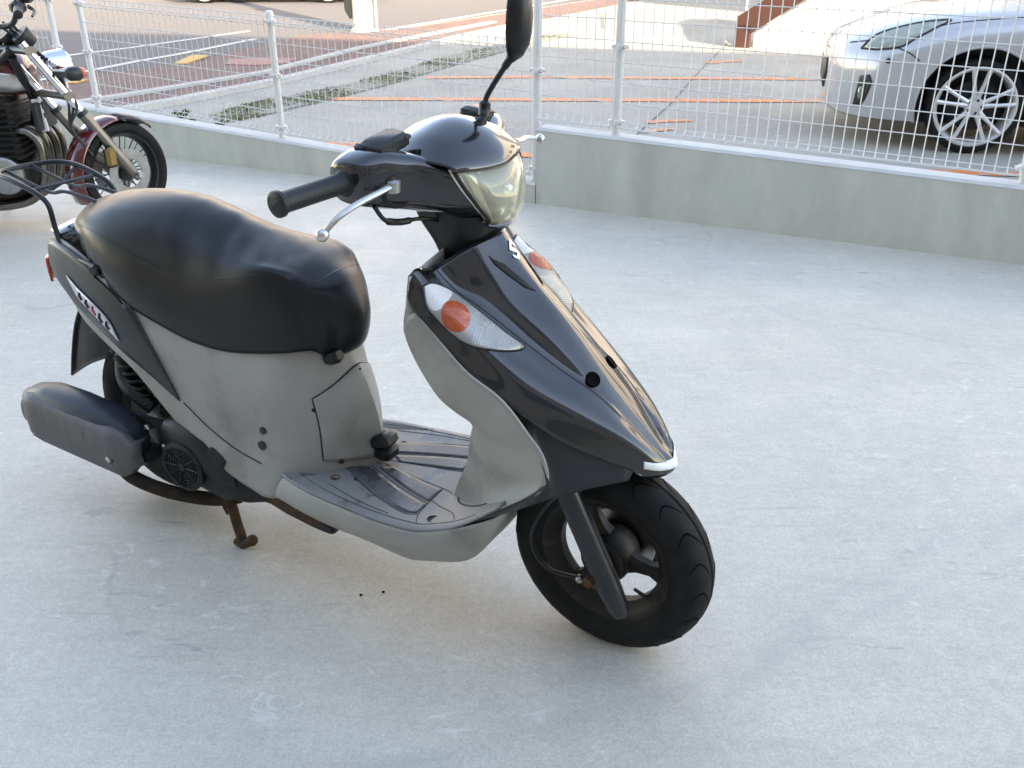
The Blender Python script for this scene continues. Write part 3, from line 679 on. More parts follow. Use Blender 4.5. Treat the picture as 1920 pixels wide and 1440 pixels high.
# ---- seat
secs = [  # bottom edge, side, seam, shoulder, top centre
    [(-.165, -.030, .664), (-.178, -.034, .673), (-.190, -.030, .684), (-.203, -.018, .690), (-.210, 0, .693)],
    [(-.108, -.074, .650), (-.112, -.080, .678), (-.116, -.073, .711), (-.128, -.045, .731), (-.142, 0, .742)],
    [(-.045, -.110, .638), (-.046, -.117, .678), (-.048, -.107, .725), (-.054, -.065, .756), (-.062, 0, .772)],
    [(.022, -.132, .612), (.018, -.138, .665), (.018, -.124, .721), (.014, -.078, .768), (.008, 0, .788)],
    [(.10, -.144, .577), (.10, -.148, .640), (.10, -.130, .703), (.10, -.085, .770), (.10, 0, .797)],
    [(.19, -.144, .548), (.19, -.147, .612), (.19, -.130, .680), (.19, -.088, .760), (.19, 0, .795)],
    [(.27, -.140, .526), (.27, -.143, .596), (.275, -.127, .672), (.275, -.090, .738), (.275, 0, .779)],
    [(.36, -.136, .520), (.36, -.139, .596), (.365, -.125, .678), (.36, -.092, .722), (.355, 0, .757)],
    [(.45, -.130, .531), (.455, -.134, .608), (.46, -.120, .698), (.45, -.09, .718), (.43, 0, .738)],
    [(.515, -.122, .543), (.520, -.124, .622), (.520, -.106, .695), (.515, -.075, .708), (.51, 0, .716)],
    [(.545, -.110, .548), (.550, -.110, .622), (.546, -.092, .676), (.550, -.058, .688), (.554, 0, .696)],
    [(.562, -.092, .546), (.570, -.091, .605), (.572, -.074, .652), (.588, -.042, .662), (.596, 0, .667)],
    [(.572, -.074, .530), (.585, -.073, .566), (.595, -.058, .598), (.618, -.032, .604), (.629, 0, .605)],
    [(.560, -.064, .512), (.573, -.058, .522), (.588, -.047, .533), (.606, -.026, .538), (.615, 0, .540)],
    [(.53, -.055, .500), (.545, -.05, .503), (.56, -.04, .506), (.572, -.022, .509), (.578, 0, .511)]]
g = loft([sym(r) for r in secs], 84, 49)
for i, row in enumerate(g):                       # soft wrinkles in the cover and its puckered rear hem
    for j, p in enumerate(row):
        v = j / 48
        top = max(0, 1 - abs(v - .42) / .25)
        q = math.exp(-((p.x - .33) / .13) ** 2) * top
        p.z += q * (.0062 * mnoise.noise(Vector(((p.x * .85 + p.y * .5) * 30, (p.y - p.x * .4) * 11, 1.7))) + .0022 * mnoise.noise(Vector((p.x * 60, p.y * 34, 5.1))))
        q2 = math.exp(-((p.x - .49) / .06) ** 2) * top
        p.z += q2 * .0045 * mnoise.noise(Vector((p.x * 46 + p.y * 20, p.y * 14, 9.3)))
        hem = max(0, 1 - v / .2) if v < .5 else max(0, 1 - (1 - v) / .2)
        if p.x < .06: p.y *= 1 + hem * .035 * math.sin(p.x * 190 + v * 5) * min(1, (.06 - p.x) / .08)
mb = MB().grid(g); n0 = len(g[0])
seat = part(mb, 'seat', 'vinyl', thick=.004, angle=60)
st_tree = bvh_of(seat)
pts = [g[i][12 * 1] for i in range(0, 84)]
for sgn, cidx in ((-1, 24 - 12), (1, 24 + 12)):   # piping along the seam between top and side
    pts = [g[i][cidx] + (g[i][cidx] - Vector((g[i][cidx].x, 0, .62))).normalized() * .0008 for i in range(7, 62)]
    part(MB().tube(pts, .0022, 6), 'piping', 'vinyl', seat)
part(MB().tube([g[61][j] + Vector((.0006, 0, .0006)) for j in range(12, 37)], .0020, 6), 'piping', 'vinyl', seat)
# seat pan under the cushion
pan = [[Vector((p[0][0] , y, p[0][2] + .006)) for y in (p[0][1] * .97, p[0][1] * .5, 0, -p[0][1] * .5, -p[0][1] * .97)] for p in secs[:13]]
part(MB().grid(pan), 'seat_pan', 'black_plastic', thick=.006)

# ---- grey body around the under-seat box
bc = [[(-.265, 0, .655), (-.275, 0, .63), (-.275, 0, .60), (-.27, 0, .575), (-.26, 0, .56)],
      [(-.235, -.06, .665), (-.245, -.065, .635), (-.245, -.065, .605), (-.235, -.065, .575), (-.225, -.06, .55)],
      [(-.175, -.09, .68), (-.185, -.095, .645), (-.19, -.097, .61), (-.186, -.099, .575), (-.165, -.096, .542)],
      [(-.09, -.113, .672), (-.095, -.12, .63), (-.1, -.122, .58), (-.105, -.12, .53), (-.11, -.11, .491)],
      [(0, -.128, .64), (-.005, -.138, .59), (-.01, -.14, .54), (-.015, -.135, .49), (-.02, -.125, .449)],
      [(.09, -.138, .59), (.085, -.148, .54), (.08, -.151, .48), (.078, -.148, .435), (.075, -.14, .41)],
      [(.19, -.138, .555), (.19, -.15, .49), (.19, -.155, .42), (.19, -.155, .36), (.19, -.15, .318)],
      [(.30, -.133, .535), (.30, -.146, .46), (.30, -.152, .38), (.30, -.160, .30), (.30, -.155, .245)],
      [(.40, -.127, .535), (.40, -.139, .45), (.40, -.144, .36), (.405, -.157, .27), (.405, -.160, .208)],
      [(.48, -.118, .545), (.48, -.131, .45), (.48, -.134, .36), (.485, -.143, .275), (.475, -.158, .203)],
      [(.525, -.097, .548), (.535, -.105, .45), (.548, -.105, .37), (.560, -.098, .28), (.56, -.098, .24)],
      [(.562, -.056, .538), (.578, -.060, .46), (.598, -.061, .38), (.605, -.053, .28), (.605, -.053, .24)],
      [(.578, 0, .525), (.605, 0, .47), (.638, 0, .385), (.650, 0, .29), (.646, 0, .24)]]
rows = [[c[k] for c in bc] for k in range(5)]
near = loft(rows, 26, 90)
full = [r + [Vector((p.x, -p.y, p.z)) for p in reversed(r[:-1])] for r in near]
body = part(MB().grid(full), 'body_cover', 'grey_plastic', thick=.004, angle=50)
btree = bvh_of(body)
Yp, Ym = (0, 1, 0), (0, -1, 0)
def side_patch(A, Bc, name, m, off, parent, s=1, nu=40, nv=8, thick=.003, **k):
    """patch between two side-view curves (x, z), laid on the body side (s=1 near / right side, -1 far side)"""
    A = cr([(x, 0, z) for x, z in A], nu); Bc = cr([(x, 0, z) for x, z in Bc], nu); gr = []
    for i in range(nv):
        f = i / (nv - 1)
        gr.append(drape(btree, [a.lerp(b, f) for a, b in zip(A, Bc)], Yp if s > 0 else Ym, off))
    return part(MB().grid(gr), name, m, parent, thick=thick, offset=0, **k)
for s in (1, -1):
    sp = side_patch([(.228, .384), (.165, .492), (.098, .583), (.02, .632), (-.08, .664), (-.165, .671), (-.215, .660)],
                    [(.228, .381), (.14, .430), (.05, .468), (-.02, .497), (-.09, .530), (-.160, .570), (-.215, .605)], 'rear_side_panel', 'satin_dark', .004, SC, s)
    em = side_patch([(.062, .492), (.035, .535), (-.02, .566), (-.07, .585), (-.118, .606)], [(.062, .490), (.022, .513), (-.035, .540), (-.08, .562), (-.118, .604)], 'side_emblem', 'decal_silver', .008, SC, s, 24, 5, .0015)
    for k, (x0, z0, x1, z1, mm) in enumerate(((.035, .512, .03, .530, 'black_plastic'), (.012, .523, .008, .545, 'black_plastic'), (-.012, .535, -.016, .556, 'tail_orange'), (-.035, .547, -.040, .566, 'black_plastic'), (-.06, .560, -.064, .577, 'black_plastic'))):
        seg = drape(btree, [Vector((x0, 0, z0)), Vector(((x0 + x1) / 2 - .006, 0, (z0 + z1) / 2)), Vector((x1, 0, z1))], Yp if s > 0 else Ym, .0105)
        part(MB().tube(seg, .0018, 5), 'emblem_mark', mm, em)
    # crease above the lower strip of the body
    cz = drape(btree, cr([(.235, 0, .378), (.30, 0, .335), (.37, 0, .300), (.44, 0, .278)], 24), Yp if s > 0 else Ym, .0006)
    part(MB().tube(cz, .0016, 5), 'panel_seam', 'rust', body)
    for x, z, r in ((.446, .355, .0085), (.443, .320, .0105)):
        c = drape(btree, [(x, 0, z)], Yp if s > 0 else Ym, .0015)[0]
        part(MB().lathe([(r, -.002), (r, .0015), (r * .6, .0022)], c, (0, -s, 0), 16), 'plug', 'satin_dark', body)
# front access panel with seam, screws
def front_dr(pts, off=.0012): return drape(btree, pts, (-.78, .62, -.05), off)
ap = []
for i in range(15):
    v = i / 14; row = []
    for j in range(25):
        y = -.096 + .192 * j / 24; zt_ = .486 - .050 * (abs(y) / .096) ** 1.3; z0_ = .280 + .012 * (abs(y) / .096) ** 3
        row.append((1.0, y, z0_ + v * (zt_ - z0_)))
    ap.append(drape(btree, row, (-1, 0, 0), .0028))
acc = part(MB().grid(ap), 'access_panel', 'grey_plastic', thick=.0034, angle=40)
edge_ = ap[0] + [r[-1] for r in ap[1:]] + ap[-1][-2::-1] + [r[0] for r in ap[-2:0:-1]]
part(MB().tube([p - Vector((.0022, 0, 0)) for p in edge_], .0016, 5, closed=True), 'panel_gap', 'groove', acc)
seam = front_dr(cr([(.642, -.02, .40), (.648, -.015, .36), (.642, -.02, .335), (.625, -.045, .325), (.61, -.06, .322)], 24))
part(MB().tube(seam, .0010, 5), 'access_panel_seam', 'groove', body)
for p, r, mm in (((.562, -.105, .412), .0045, 'groove'), ((.629, -.02, .478), .004, 'groove'), ((.590, -.07, .285), .0075, 'rust'), ((.60, -.07, .345), .003, 'groove'), ((.605, -.06, .325), .003, 'groove')):
    c = front_dr([p], .001)[0]; part(MB().ball(c, r, 10, 6), 'screw', mm, body)
# hook block low on the front and seat catch
hk = MB().box((.660, -.005, .322), (.05, .052, .030), Matrix.Rotation(R(-18), 3, 'Y'), bev=.008).box((.660, .0, .292), (.042, .05, .034), Matrix.Rotation(R(10), 3, 'Y'), bev=.008)
part(hk, 'luggage_hook', 'black_plastic')
part(MB().box((.578, -.050, .522), (.040, .036, .034), Matrix.Rotation(R(-20), 3, 'Y'), bev=.008), 'seat_catch', 'black_plastic')

# ---- floor board, skirt
fe = [(.44, -.132, .262), (.497, -.150, .262), (.574, -.170, .261), (.66, -.180, .261), (.76, -.189, .262), (.828, -.189, .264), (.875, -.186, .270), (.949, -.181, .300), (1.04, -.170, .364)]
fr = [sym([(x, y, z - .004), (x, y + .006, z), (x, y * .66, z - .001), (x, y * .33, z), (x, 0, z)]) for x, y, z in fe]
fg = loft(fr, 60, 37)
floor_b = part(MB().grid(fg), 'floor_board', 'floor_plastic', thick=.005, angle=50)
ftree = bvh_of(floor_b); DN = (0, 0, -1)
def fline(pts, r=.0009, name='floor_groove', m='groove'):
    q = drape(ftree, cr([(x, y, .6) for x, y in pts], max(6, 10 * (len(pts) - 1))), DN, .0001)
    return part(MB().tube(q, r, 5), name, m, floor_b)
for s in (1, -1):
    fline([(.585, s * -.055), (.70, s * -.115), (.80, s * -.148), (.835, s * -.142)])
    fline([(.64, s * -.03), (.75, s * -.075), (.83, s * -.10)])
    fline([(.835, s * -.142), (.832, s * -.11), (.83, s * -.04)])
    fline([(.66, s * -.008), (.75, s * -.025), (.84, s * -.04), (.86, s * -.05)])
    fline([(.60, s * -.13), (.70, s * -.155), (.78, s * -.165)])
    fline([(.51, s * -.125), (.60, s * -.152), (.72, s * -.170), (.84, s * -.172), (.90, s * -.165), (.98, s * -.16)])
    fline([(.835, s * -.142), (.85, s * -.17)]); fline([(.83, s * -.085), (.90, s * -.12), (.93, s * -.155)])
    fline([(.872, s * -.045), (.90, s * -.085), (.96, s * -.112), (1.0, s * -.118)], .0018)
    for k in range(7):
        y0 = -.118 - k * .0058
        fline([(.515 + k * .006, s * y0), (.60 + k * .012, s * (y0 - .018))], .0009, 'floor_rib', 'floor_plastic')
    for x, y, r, mm in ((.600, -.105, .0085, 'rust'), (.645, -.085, .0075, 'rust'), (.875, -.148, .0095, 'groove')):
        c = drape(ftree, [(x, s * y, .6)], DN, 0)[0]
        part(MB().lathe([(r * 1.25, 0), (r * 1.2, .0012), (r, .0012), (r * .9, -.001)], c, (0, 0, 1), 14), 'floor_screw', mm, floor_b)
for s in (1, -1):
    for A, Bq in (([(.592, -.062), (.70, -.112), (.795, -.143), (.830, -.139)], [(.640, -.036), (.74, -.076), (.81, -.098), (.829, -.103)]), ([(.660, -.029), (.75, -.068), (.828, -.093)], [(.685, -.012), (.76, -.030), (.829, -.044)])):
        A = cr([(x, s * y, .6) for x, y in A], 22); Bq = cr([(x, s * y, .6) for x, y in Bq], 22)
        part(MB().grid([drape(ftree, [a.lerp(b, i / 6) for a, b in zip(A, Bq)], DN, .0012) for i in range(7)]), 'foot_pad', 'pad_plastic', floor_b, thick=.001)
tp = [(.497, -.151, .258), (.574, -.171, .256), (.66, -.182, .256), (.76, -.191, .257), (.828, -.191, .259), (.875, -.188, .265), (.949, -.183, .295), (1.03, -.168, .338)]
md_ = [(.485, -.160, .235), (.562, -.174, .225), (.642, -.180, .218), (.745, -.184, .210), (.82, -.184, .206), (.867, -.178, .21), (.955, -.168, .245), (1.022, -.155, .312)]
lw = [(.478, -.158, .207), (.55, -.160, .194), (.622, -.158, .181), (.724, -.150, .168), (.804, -.148, .157), (.85, -.140, .159), (.946, -.132, .191), (1.008, -.135, .280)]
bt = [(.478, 0, .20), (.55, 0, .185), (.622, 0, .172), (.724, 0, .160), (.804, 0, .150), (.85, 0, .152), (.946, 0, .180), (1.0, 0, .27)]
tp.append((1.03, -.09, .345)); md_.append((1.025, -.08, .325)); lw.append((1.012, -.07, .300)); bt.append((1.005, 0, .285))
skr = [sym([tp[i], md_[i], lw[i], (lw[i][0], lw[i][1] * .6, lw[i][2] - .004), bt[i]]) for i in range(9)]
skirt = part(MB().grid(loft(skr, 44, 41)), 'under_cover', 'grey_plastic', thick=.004, angle=50)

# ---- front cowl
cw = [[(.868, -.178, .781), (.872, -.160, .790), (.880, -.115, .779), (.925, -.055, .812), (.950, 0, .826)],
      [(.872, -.186, .742), (.905, -.163, .752), (.9185, -.108, .741), (.957, -.055, .774), (.984, 0, .779)],
      [(.925, -.191, .686), (.958, -.163, .712), (.967, -.100, .712), (1.005, -.052, .728), (1.030, 0, .729)],
      [(.998, -.188, .628), (1.030, -.150, .655), (1.048, -.085, .656), (1.075, -.048, .670), (1.090, 0, .672)],
      [(1.062, -.179, .582), (1.098, -.132, .606), (1.112, -.071, .612), (1.140, -.042, .610), (1.158, 0, .600)],
      [(1.140, -.150, .524), (1.170, -.105, .558), (1.176, -.055, .570), (1.205, -.034, .546), (1.224, 0, .529)],
      [(1.212, -.105, .480), (1.238, -.072, .508), (1.245, -.040, .507), (1.262, -.024, .483), (1.274, 0, .473)],
      [(1.262, -.062, .443), (1.282, -.044, .458), (1.289, -.028, .458), (1.298, -.015, .448), (1.304, 0, .446)],
      [(1.262, -.052, .430), (1.280, -.040, .428), (1.290, -.028, .428), (1.298, -.015, .427), (1.302, 0, .427)],
      [(1.235, -.035, .425), (1.250, -.028, .418), (1.262, -.02, .415), (1.270, -.01, .414), (1.272, 0, .414)]]
cg = loft([sym(r) for r in cw], 80, 65)
cowl = part(MB().grid(cg), 'front_cowl', 'cowl_paint', thick=.004, angle=65)
ctree = bvh_of(cowl)
# closing of the cowl top (dark well round the stem)
top = [Vector(p) for p in (cw[0][0], cw[0][1], cw[0][2], cw[0][3], cw[0][4])]; top = top + [Vector((p.x, -p.y, p.z)) for p in reversed(top[:-1])]
inn = [Vector((.868 + .01 * abs(p.y) * 0, p.y * .97, .775)) for p in top]
part(MB().grid([top, inn]), 'cowl_rim', 'black_plastic', thick=.003)
# panel gap on both sides, nose tape, air slots, holes, emblem
for s in (1, -1):
    gp = [Vector((x, 0, z)) for x, z in ((.884, .772), (.9185, .741), (.967, .712), (1.048, .656), (1.112, .612), (1.176, .570), (1.215, .541))]
    q = [Vector((cg[i][k].x, cg[i][k].y, cg[i][k].z)) for i in range(1, 54) for k in ((32 - 16 if s > 0 else 32 + 16),)]
    rad = [.0028 if i < 46 else .0028 * (54 - i) / 8 + .0003 for i in range(len(q))]
    part(MB().tube(q, rad, 6), 'panel_gap', 'groove', cowl)
# white tape round the nose tip
tape = []
for f in (0, .33, .67, 1):
    tape.append(drape(ctree, [(1.6, y_, .4385 + f * .0145 + 4.4 * y_ * y_) for y_ in [-.060 + .12 * i / 40 for i in range(41)]], (-1, 0, 0), .0024))
part(MB().grid(tape), 'nose_tape', 'decal_white', thick=.0008)
for s in (1, -1):
    # slot: almond-shaped dark opening next to the centre band
    o1 = [(.950, .0475, 1), (.958, .0445, 1), (.974, .034, 1), (1.001, .0245, 1), (1.028, .016, 1), (1.014, .0285, 1), (.983, .041, 1), (.962, .0475, 1)]
    o1 = [Vector((x, -s * y, z)) for x, y, z in o1]
    part(fillpatch(MB(), o1, ctree, DN, .0012, 3), 'air_slot', 'groove', cowl, thick=.001)
    c = drape(ctree, [(1.157, -s * .042, 1)], DN, .0)[0]; nr = ctree.find_nearest(c)[1]; nr = nr if nr.z > 0 else -nr
    part(MB().lathe([(.0145, 0), (.0140, .0012), (.0115, .0012), (.0105, .0004), (.0005, .0004)], c + nr * .0016, nr, 20), 'screw_hole', 'tread_black', cowl)
# raised centre band edges
for s in (1, -1):
    q = drape(ctree, cr([(.955, -s * .018, 1), (1.0, -s * .020, 1), (1.06, -s * .019, 1), (1.14, -s * .016, 1), (1.22, -s * .011, 1), (1.28, -s * .005, 1)], 50), DN, -.0006)
    part(MB().tube(q, .0009, 8), 'centre_ridge', 'cowl_paint', cowl)
# angular S-shaped badge
S_ = [(-.5, .18), (.12, .62), (.5, .30), (.5, .12), (.1, .40), (-.12, .22), (.5, -.18), (-.12, -.62), (-.5, -.30), (-.5, -.12), (-.1, -.40), (.12, -.22)]
bd = []
for u, v in S_:
    p = drape(ctree, [(.975 - v * .020, u * .022, 1)], DN, .0012)[0]; bd.append(p)
part(MB().prism(bd, (.0009, 0, .0012)), 'badge', 'emblem_silver', cowl, smooth=False)

# ---- indicators in the cowl
lz = [(.8901, -.1695, .7647), (.8958, -.1533, .7654), (.9032, -.1290, .7540), (.9195, -.1150, .7415), (.9517, -.1112, .7220), (.9864, -.1070, .6992), (1.0202, -.1010, .6755), (1.0480, -.0935, .6560), (1.0415, -.1195, .6570), (1.0263, -.1451, .6638), (1.0076, -.1617, .6693), (.9893, -.1715, .6742), (.9699, -.1776, .6824), (.953, -.1806, .6929), (.9382, -.1817, .7041), (.9258, -.1817, .7144), (.9111, -.1814, .7261), (.9007, -.1794, .7381)]
for s in (1, -1):
    def F3(p): return Vector((p[0], p[1] * s, p[2]))
    nn = Vector((.42, -s * .72, .55)).normalized(); dl = -nn
    L1 = cr([F3(p) for p in lz + [lz[0]]], 60)[:-1]
    refl = part(fillpatch(MB(), L1, ctree, dl, .0010, 8), 'indicator', 'indicator_back', thick=.0008)
    part(fillpatch(MB(), L1, ctree, dl, .0030, 10, .007, nn), 'lens', 'lens_clear', refl)
    part(MB().tube(drape(ctree, L1, dl, .0012), .0014, 6, closed=True), 'lens_rim', 'groove', refl)
    c_, e1, e2 = F3((.9480, -.1590, .7165)), F3((.0185, .0150, -.0075)) , F3((.0125, -.0225, -.0160))
    part(fillpatch(MB(), ell(c_, e1, e2, 28, 2.2), ctree, dl, .0022, 6, .0035, nn), 'orange_lamp', 'orange_bulb', refl)
    wl_ = [F3(p) for p in ((.893, -.167, .7635), (.898, -.150, .7640), (.906, -.131, .7530), (.918, -.122, .7430), (.925, -.143, .7370), (.928, -.162, .7300), (.917, -.176, .7270), (.904, -.1765, .7390))]
    part(fillpatch(MB(), cr(wl_ + [wl_[0]], 32)[:-1], ctree, dl, .0016, 5), 'white_reflector', 'decal_white', refl)
    up_ = cr([F3(p) for p in ((.972, -.1115, .7085), (1.000, -.1075, .6885), (1.030, -.1030, .6680))], 14); lo_ = cr([F3(p) for p in ((.985, -.1680, .6780), (1.012, -.1550, .6690), (1.035, -.1270, .6610))], 14)
    for a_, b_ in zip(up_, lo_):     # moulded ribs in the clear front half
        part(MB().tube(drape(ctree, [a_.lerp(b_, t_ / 6) for t_ in range(7)], dl, .0014), .0008, 5), 'lens_rib', 'alloy', refl)

# ---- lower side fairing (satin) and grey leg shield
Lw_ = [(.962, -.178, .304), (1.0, -.175, .327), (1.045, -.169, .352), (1.085, -.162, .375), (1.125, -.152, .398), (1.16, -.139, .412), (1.20, -.119, .427), (1.25, -.083, .436)]
Up_ = [(.964, -.179, .306), (1.046, -.177, .368), (1.098, -.181, .410), (1.128, -.183, .440), (1.138, -.182, .466), (1.085, -.160, .558), (1.145, -.128, .540), (1.254, -.068, .455)]
Mi_ = [(lambda q: (q.x, q.y - .003 * math.sin(i / 7 * math.pi), q.z))(Vector(Lw_[i]).lerp(Vector(Up_[i]), .5)) for i in range(8)]
for s in (1, -1):
    fa = loft([[(x, s * y, z) for x, y, z in r] for r in (Lw_, Mi_, Up_)], 16, 40)
    part(MB().grid(fa), 'lower_fairing', 'satin_dark', thick=.004, angle=50)
ls = [[(.842, -.160, .668), (.850, -.172, .685), (.866, -.183, .708), (.884, -.189, .722)],
      [(.862, -.158, .615), (.88, -.174, .638), (.905, -.188, .662), (.932, -.194, .684)],
      [(.899, -.150, .552), (.925, -.170, .58), (.955, -.187, .610), (.988, -.193, .634)],
      [(.929, -.140, .522), (.965, -.160, .54), (1.01, -.180, .570), (1.052, -.187, .594)],
      [(.950, -.115, .489), (.99, -.142, .50), (1.05, -.170, .520), (1.102, -.184, .539)],
      [(.925, -.078, .436), (.97, -.112, .455), (1.06, -.155, .480), (1.128, -.181, .503)],
      [(.904, -.060, .362), (.955, -.095, .39), (1.05, -.142, .430), (1.138, -.180, .465)],
      [(.878, -.050, .308), (.945, -.088, .330), (1.03, -.130, .380), (1.130, -.180, .438)],
      [(.868, -.052, .276), (.945, -.098, .288), (1.02, -.146, .338), (1.100, -.178, .408)],
      [(.866, -.054, .262), (.95, -.104, .270), (1.02, -.160, .326), (1.046, -.174, .366)]]
for s in (1, -1):
    gr = loft([[(x, s * y, z) for x, y, z in r] for r in ls], 54, 22)
    lsh = part(MB().grid(gr), 'leg_shield_side', 'grey_plastic', thick=.004, angle=60)
    edge = [gr[i][21] for i in range(54)]
    part(MB().tube(edge, .0028, 6), 'leg_shield_edge', 'grey_plastic', lsh)
# rider-side face of the leg shield
inn = [[(.872, -.172, .782), (.862, -.09, .79), (.855, 0, .795)], [(.855, -.170, .72), (.850, -.09, .72), (.845, 0, .72)]] + [[r[0], (r[0][0] - .004, r[0][1] * .5, r[0][2] + .004), (r[0][0] - .008, 0, r[0][2] + .006)] for r in ls[:8]]
part(MB().grid(loft([sym(r) for r in inn], 48, 17)), 'leg_shield', 'grey_plastic', thick=.004, angle=60)
side = [[(.872, s_ * .172, .782), (.855, s_ * .170, .72), (.842, s_ * .160, .668)] for s_ in (-1,)][0]
for s in (1, -1):   # narrow dark return between leg shield and cowl
    A = [(.872, s * -.172, .782), (.858, s * -.172, .72), (.842, s * -.160, .668)]; Bq = [(.869, s * -.179, .781), (.872, s * -.187, .742), (.884, s * -.189, .722)]
    part(MB().grid([cr(A, 10), cr([Vector(a).lerp(Vector(b), .5) + Vector((0, s * -.004, 0)) for a, b in zip(A, Bq)], 10), cr(Bq, 10)]), 'shield_return', 'grey_plastic', thick=.003)

# ---- front wheel, fork (turned with the handlebar)
def wheel_parts(name, c, Rr, hw, st, spokes, rim_r, wparent=SC, valve=True):
    c = Vector(c)
    rim = MB().lathe([(rim_r, -hw * .72), (rim_r + .006, -hw * .74), (rim_r + .006, -hw * .66), (rim_r - .012, -hw * .5), (rim_r - .02, -hw * .2), (rim_r - .02, hw * .2), (rim_r - .012, hw * .5), (rim_r + .006, hw * .66), (rim_r + .006, hw * .74), (rim_r, hw * .72), (rim_r - .012, hw * .54), (rim_r - .0255, hw * .2), (rim_r - .0255, -hw * .2), (rim_r - .012, -hw * .54)], c, (0, 1, 0), 56, closed=True)
    rim.lathe([(.047, -.034), (.050, -.028), (.052, 0), (.050, .028), (.047, .034)], c, (0, 1, 0), 28)
    for k in range(spokes):
        a = 2 * math.pi * k / spokes + R(-4)
        e = Vector((math.cos(a), 0, math.sin(a))); f = Vector((-math.sin(a), 0, math.cos(a)))
        rr = []
        for q, w, th in ((.040, .026, .020), (.062, .016, .015), (rim_r - .045, .013, .012), (rim_r - .022, .022, .014)):
            rr.append([c + e * q + f * w * sx + Vector((0, th * sy, 0)) for sx, sy in ((1, .6), (.6, 1), (-.6, 1), (-1, .6), (-1, -.6), (-.6, -1), (.6, -1), (1, -.6))])
        rim.rings(rr)
    w = part(rim, name, 'rim_paint', wparent, st, angle=35)
    # tyre with grooves cut into the tread profile
    prof = [(rim_r + .002, -hw * .70), (rim_r + .02, -hw * .93), (Rr - .045, -hw * 1.0), (Rr - .026, -hw * .96), (Rr - .012, -hw * .78), (Rr - .004, -hw * .48), (Rr - .001, -hw * .22), (Rr - .0005, -hw * .075), (Rr - .004, -hw * .06), (Rr - .004, -hw * .01), (Rr, 0.004), (Rr - .001, hw * .22), (Rr - .004, hw * .48), (Rr - .012, hw * .78), (Rr - .026, hw * .96), (Rr - .045, hw), (rim_r + .02, hw * .93), (rim_r + .002, hw * .70), (rim_r - .012, 0)]
    ty = part(MB().lathe(prof, c, (0, 1, 0), 120, closed=True), 'tyre', 'rubber', w, st, angle=30)
    gr = MB()
    for k in range(20):
        for s in (1, -1):
            a0 = 2 * math.pi * (k + (.5 if s < 0 else 0)) / 20; q = []
            for i in range(9):
                f = i / 8; yy = s * hw * (.14 + .80 * f); u = abs(yy) / hw
                rp = Rr
                for (ra, ya), (rb, yb) in zip(prof[9:16], prof[10:16]):
                    if ya <= u * hw <= yb: rp = ra + (rb - ra) * (u * hw - ya) / (yb - ya)
                rp -= .0008
                aa = a0 + .26 * math.sin(f * 2.2) - .10 * f
                q.append(c + Vector((math.cos(aa) * rp, yy, math.sin(aa) * rp)))
            gr.tube(q, [.0005 + .0018 * math.sin(math.pi * (i + .6) / 9.2) for i in range(9)], 5)
    part(gr, 'tread_grooves', 'tread_black', w, st, kind='stuff')
    if valve:
        a = R(-38); e = Vector((math.cos(a), 0, math.sin(a)))
        part(MB().tube([c + e * (rim_r - .02) + Vector((0, -.012, 0)), c + e * (rim_r - .052) + Vector((0, -.022, 0))], [.0045, .0035], 8), 'valve_stem', 'black_plastic', w, st)
    return w
fwc = (1.195, 0, .2105)
fw = wheel_parts('front_wheel', fwc, .2105, .047, True, 3, .133)
part(MB().lathe([(.074, .046), (.074, .0425), (.050, .0425), (.048, .05)], fwc, (0, 1, 0), 40), 'brake_disc', 'steel', fw, True)
part(MB().lathe([(.045, -.033), (.047, -.038), (.040, -.045), (.022, -.048), (.012, -.062)], fwc, (0, 1, 0), 24), 'hub_cap', 'rim_paint', fw, True)
fx = Vector((-math.sin(R(26.5)), 0, math.cos(R(26.5))))
for s in (-1, 1):
    ybase = s * .082
    b0 = Vector((1.258, ybase, .150))
    path = [b0 - fx * .010, b0 + fx * .004, b0 + fx * .05, b0 + fx * .12, b0 + fx * .25, b0 + fx * .36]
    part(MB().tube(path, [.013, .019, .0225, .0225, .0215, .0215], 14, flatten=(1, 1.1)), 'fork_leg', 'satin_dark', SC, True)
    part(MB().lathe([(.011, -.006), (.011, .004), (.006, .008)], (1.199, ybase - (.02 if s < 0 else -.02), .208), (0, s, 0), 6), 'axle_nut', 'rust', SC, True)
part(MB().box(Vector((1.140, 0, .43)), (.06, .19, .05), Matrix.Rotation(R(-26.5), 3, 'Y'), bev=.015), 'fork_bridge', 'black_plastic', SC, True)
part(MB().tube([(1.075, 0, .46), (.935, 0, .735)], .026, 14), 'steering_tube', 'black_plastic', SC)
# inner mudguard above the tyre
fgd = []
for i in range(15):
    a = R(82 + i * 6); fgd.append([Vector((1.195 + math.cos(a) * r_, y, .2105 + math.sin(a) * r_)) for y, r_ in ((-.066, .222), (-.055, .238), (0, .243), (.055, .238), (.066, .222))])
part(MB().grid(fgd), 'front_mudguard', 'black_plastic', SC, True, thick=.003)
part(MB().box((1.13, .062, .262), (.05, .03, .07), Matrix.Rotation(R(-26), 3, 'Y'), bev=.01), 'brake_caliper', 'engine_black', SC, True)
part(MB().tube(cr([(1.16, -.09, .42), (1.10, -.10, .34), (1.07, -.095, .25), (1.10, -.085, .19), (1.165, -.075, .185)], 30), .0042, 8), 'speedometer_cable', 'black_plastic', SC, True)
part(MB().ball((1.168, -.078, .186), .009), 'cable_end', 'steel', SC, True)
part(MB().tube(cr([(1.15, .09, .42), (1.09, .10, .36), (1.10, .085, .29)], 16), .004, 8), 'brake_hose', 'black_plastic', SC, True)

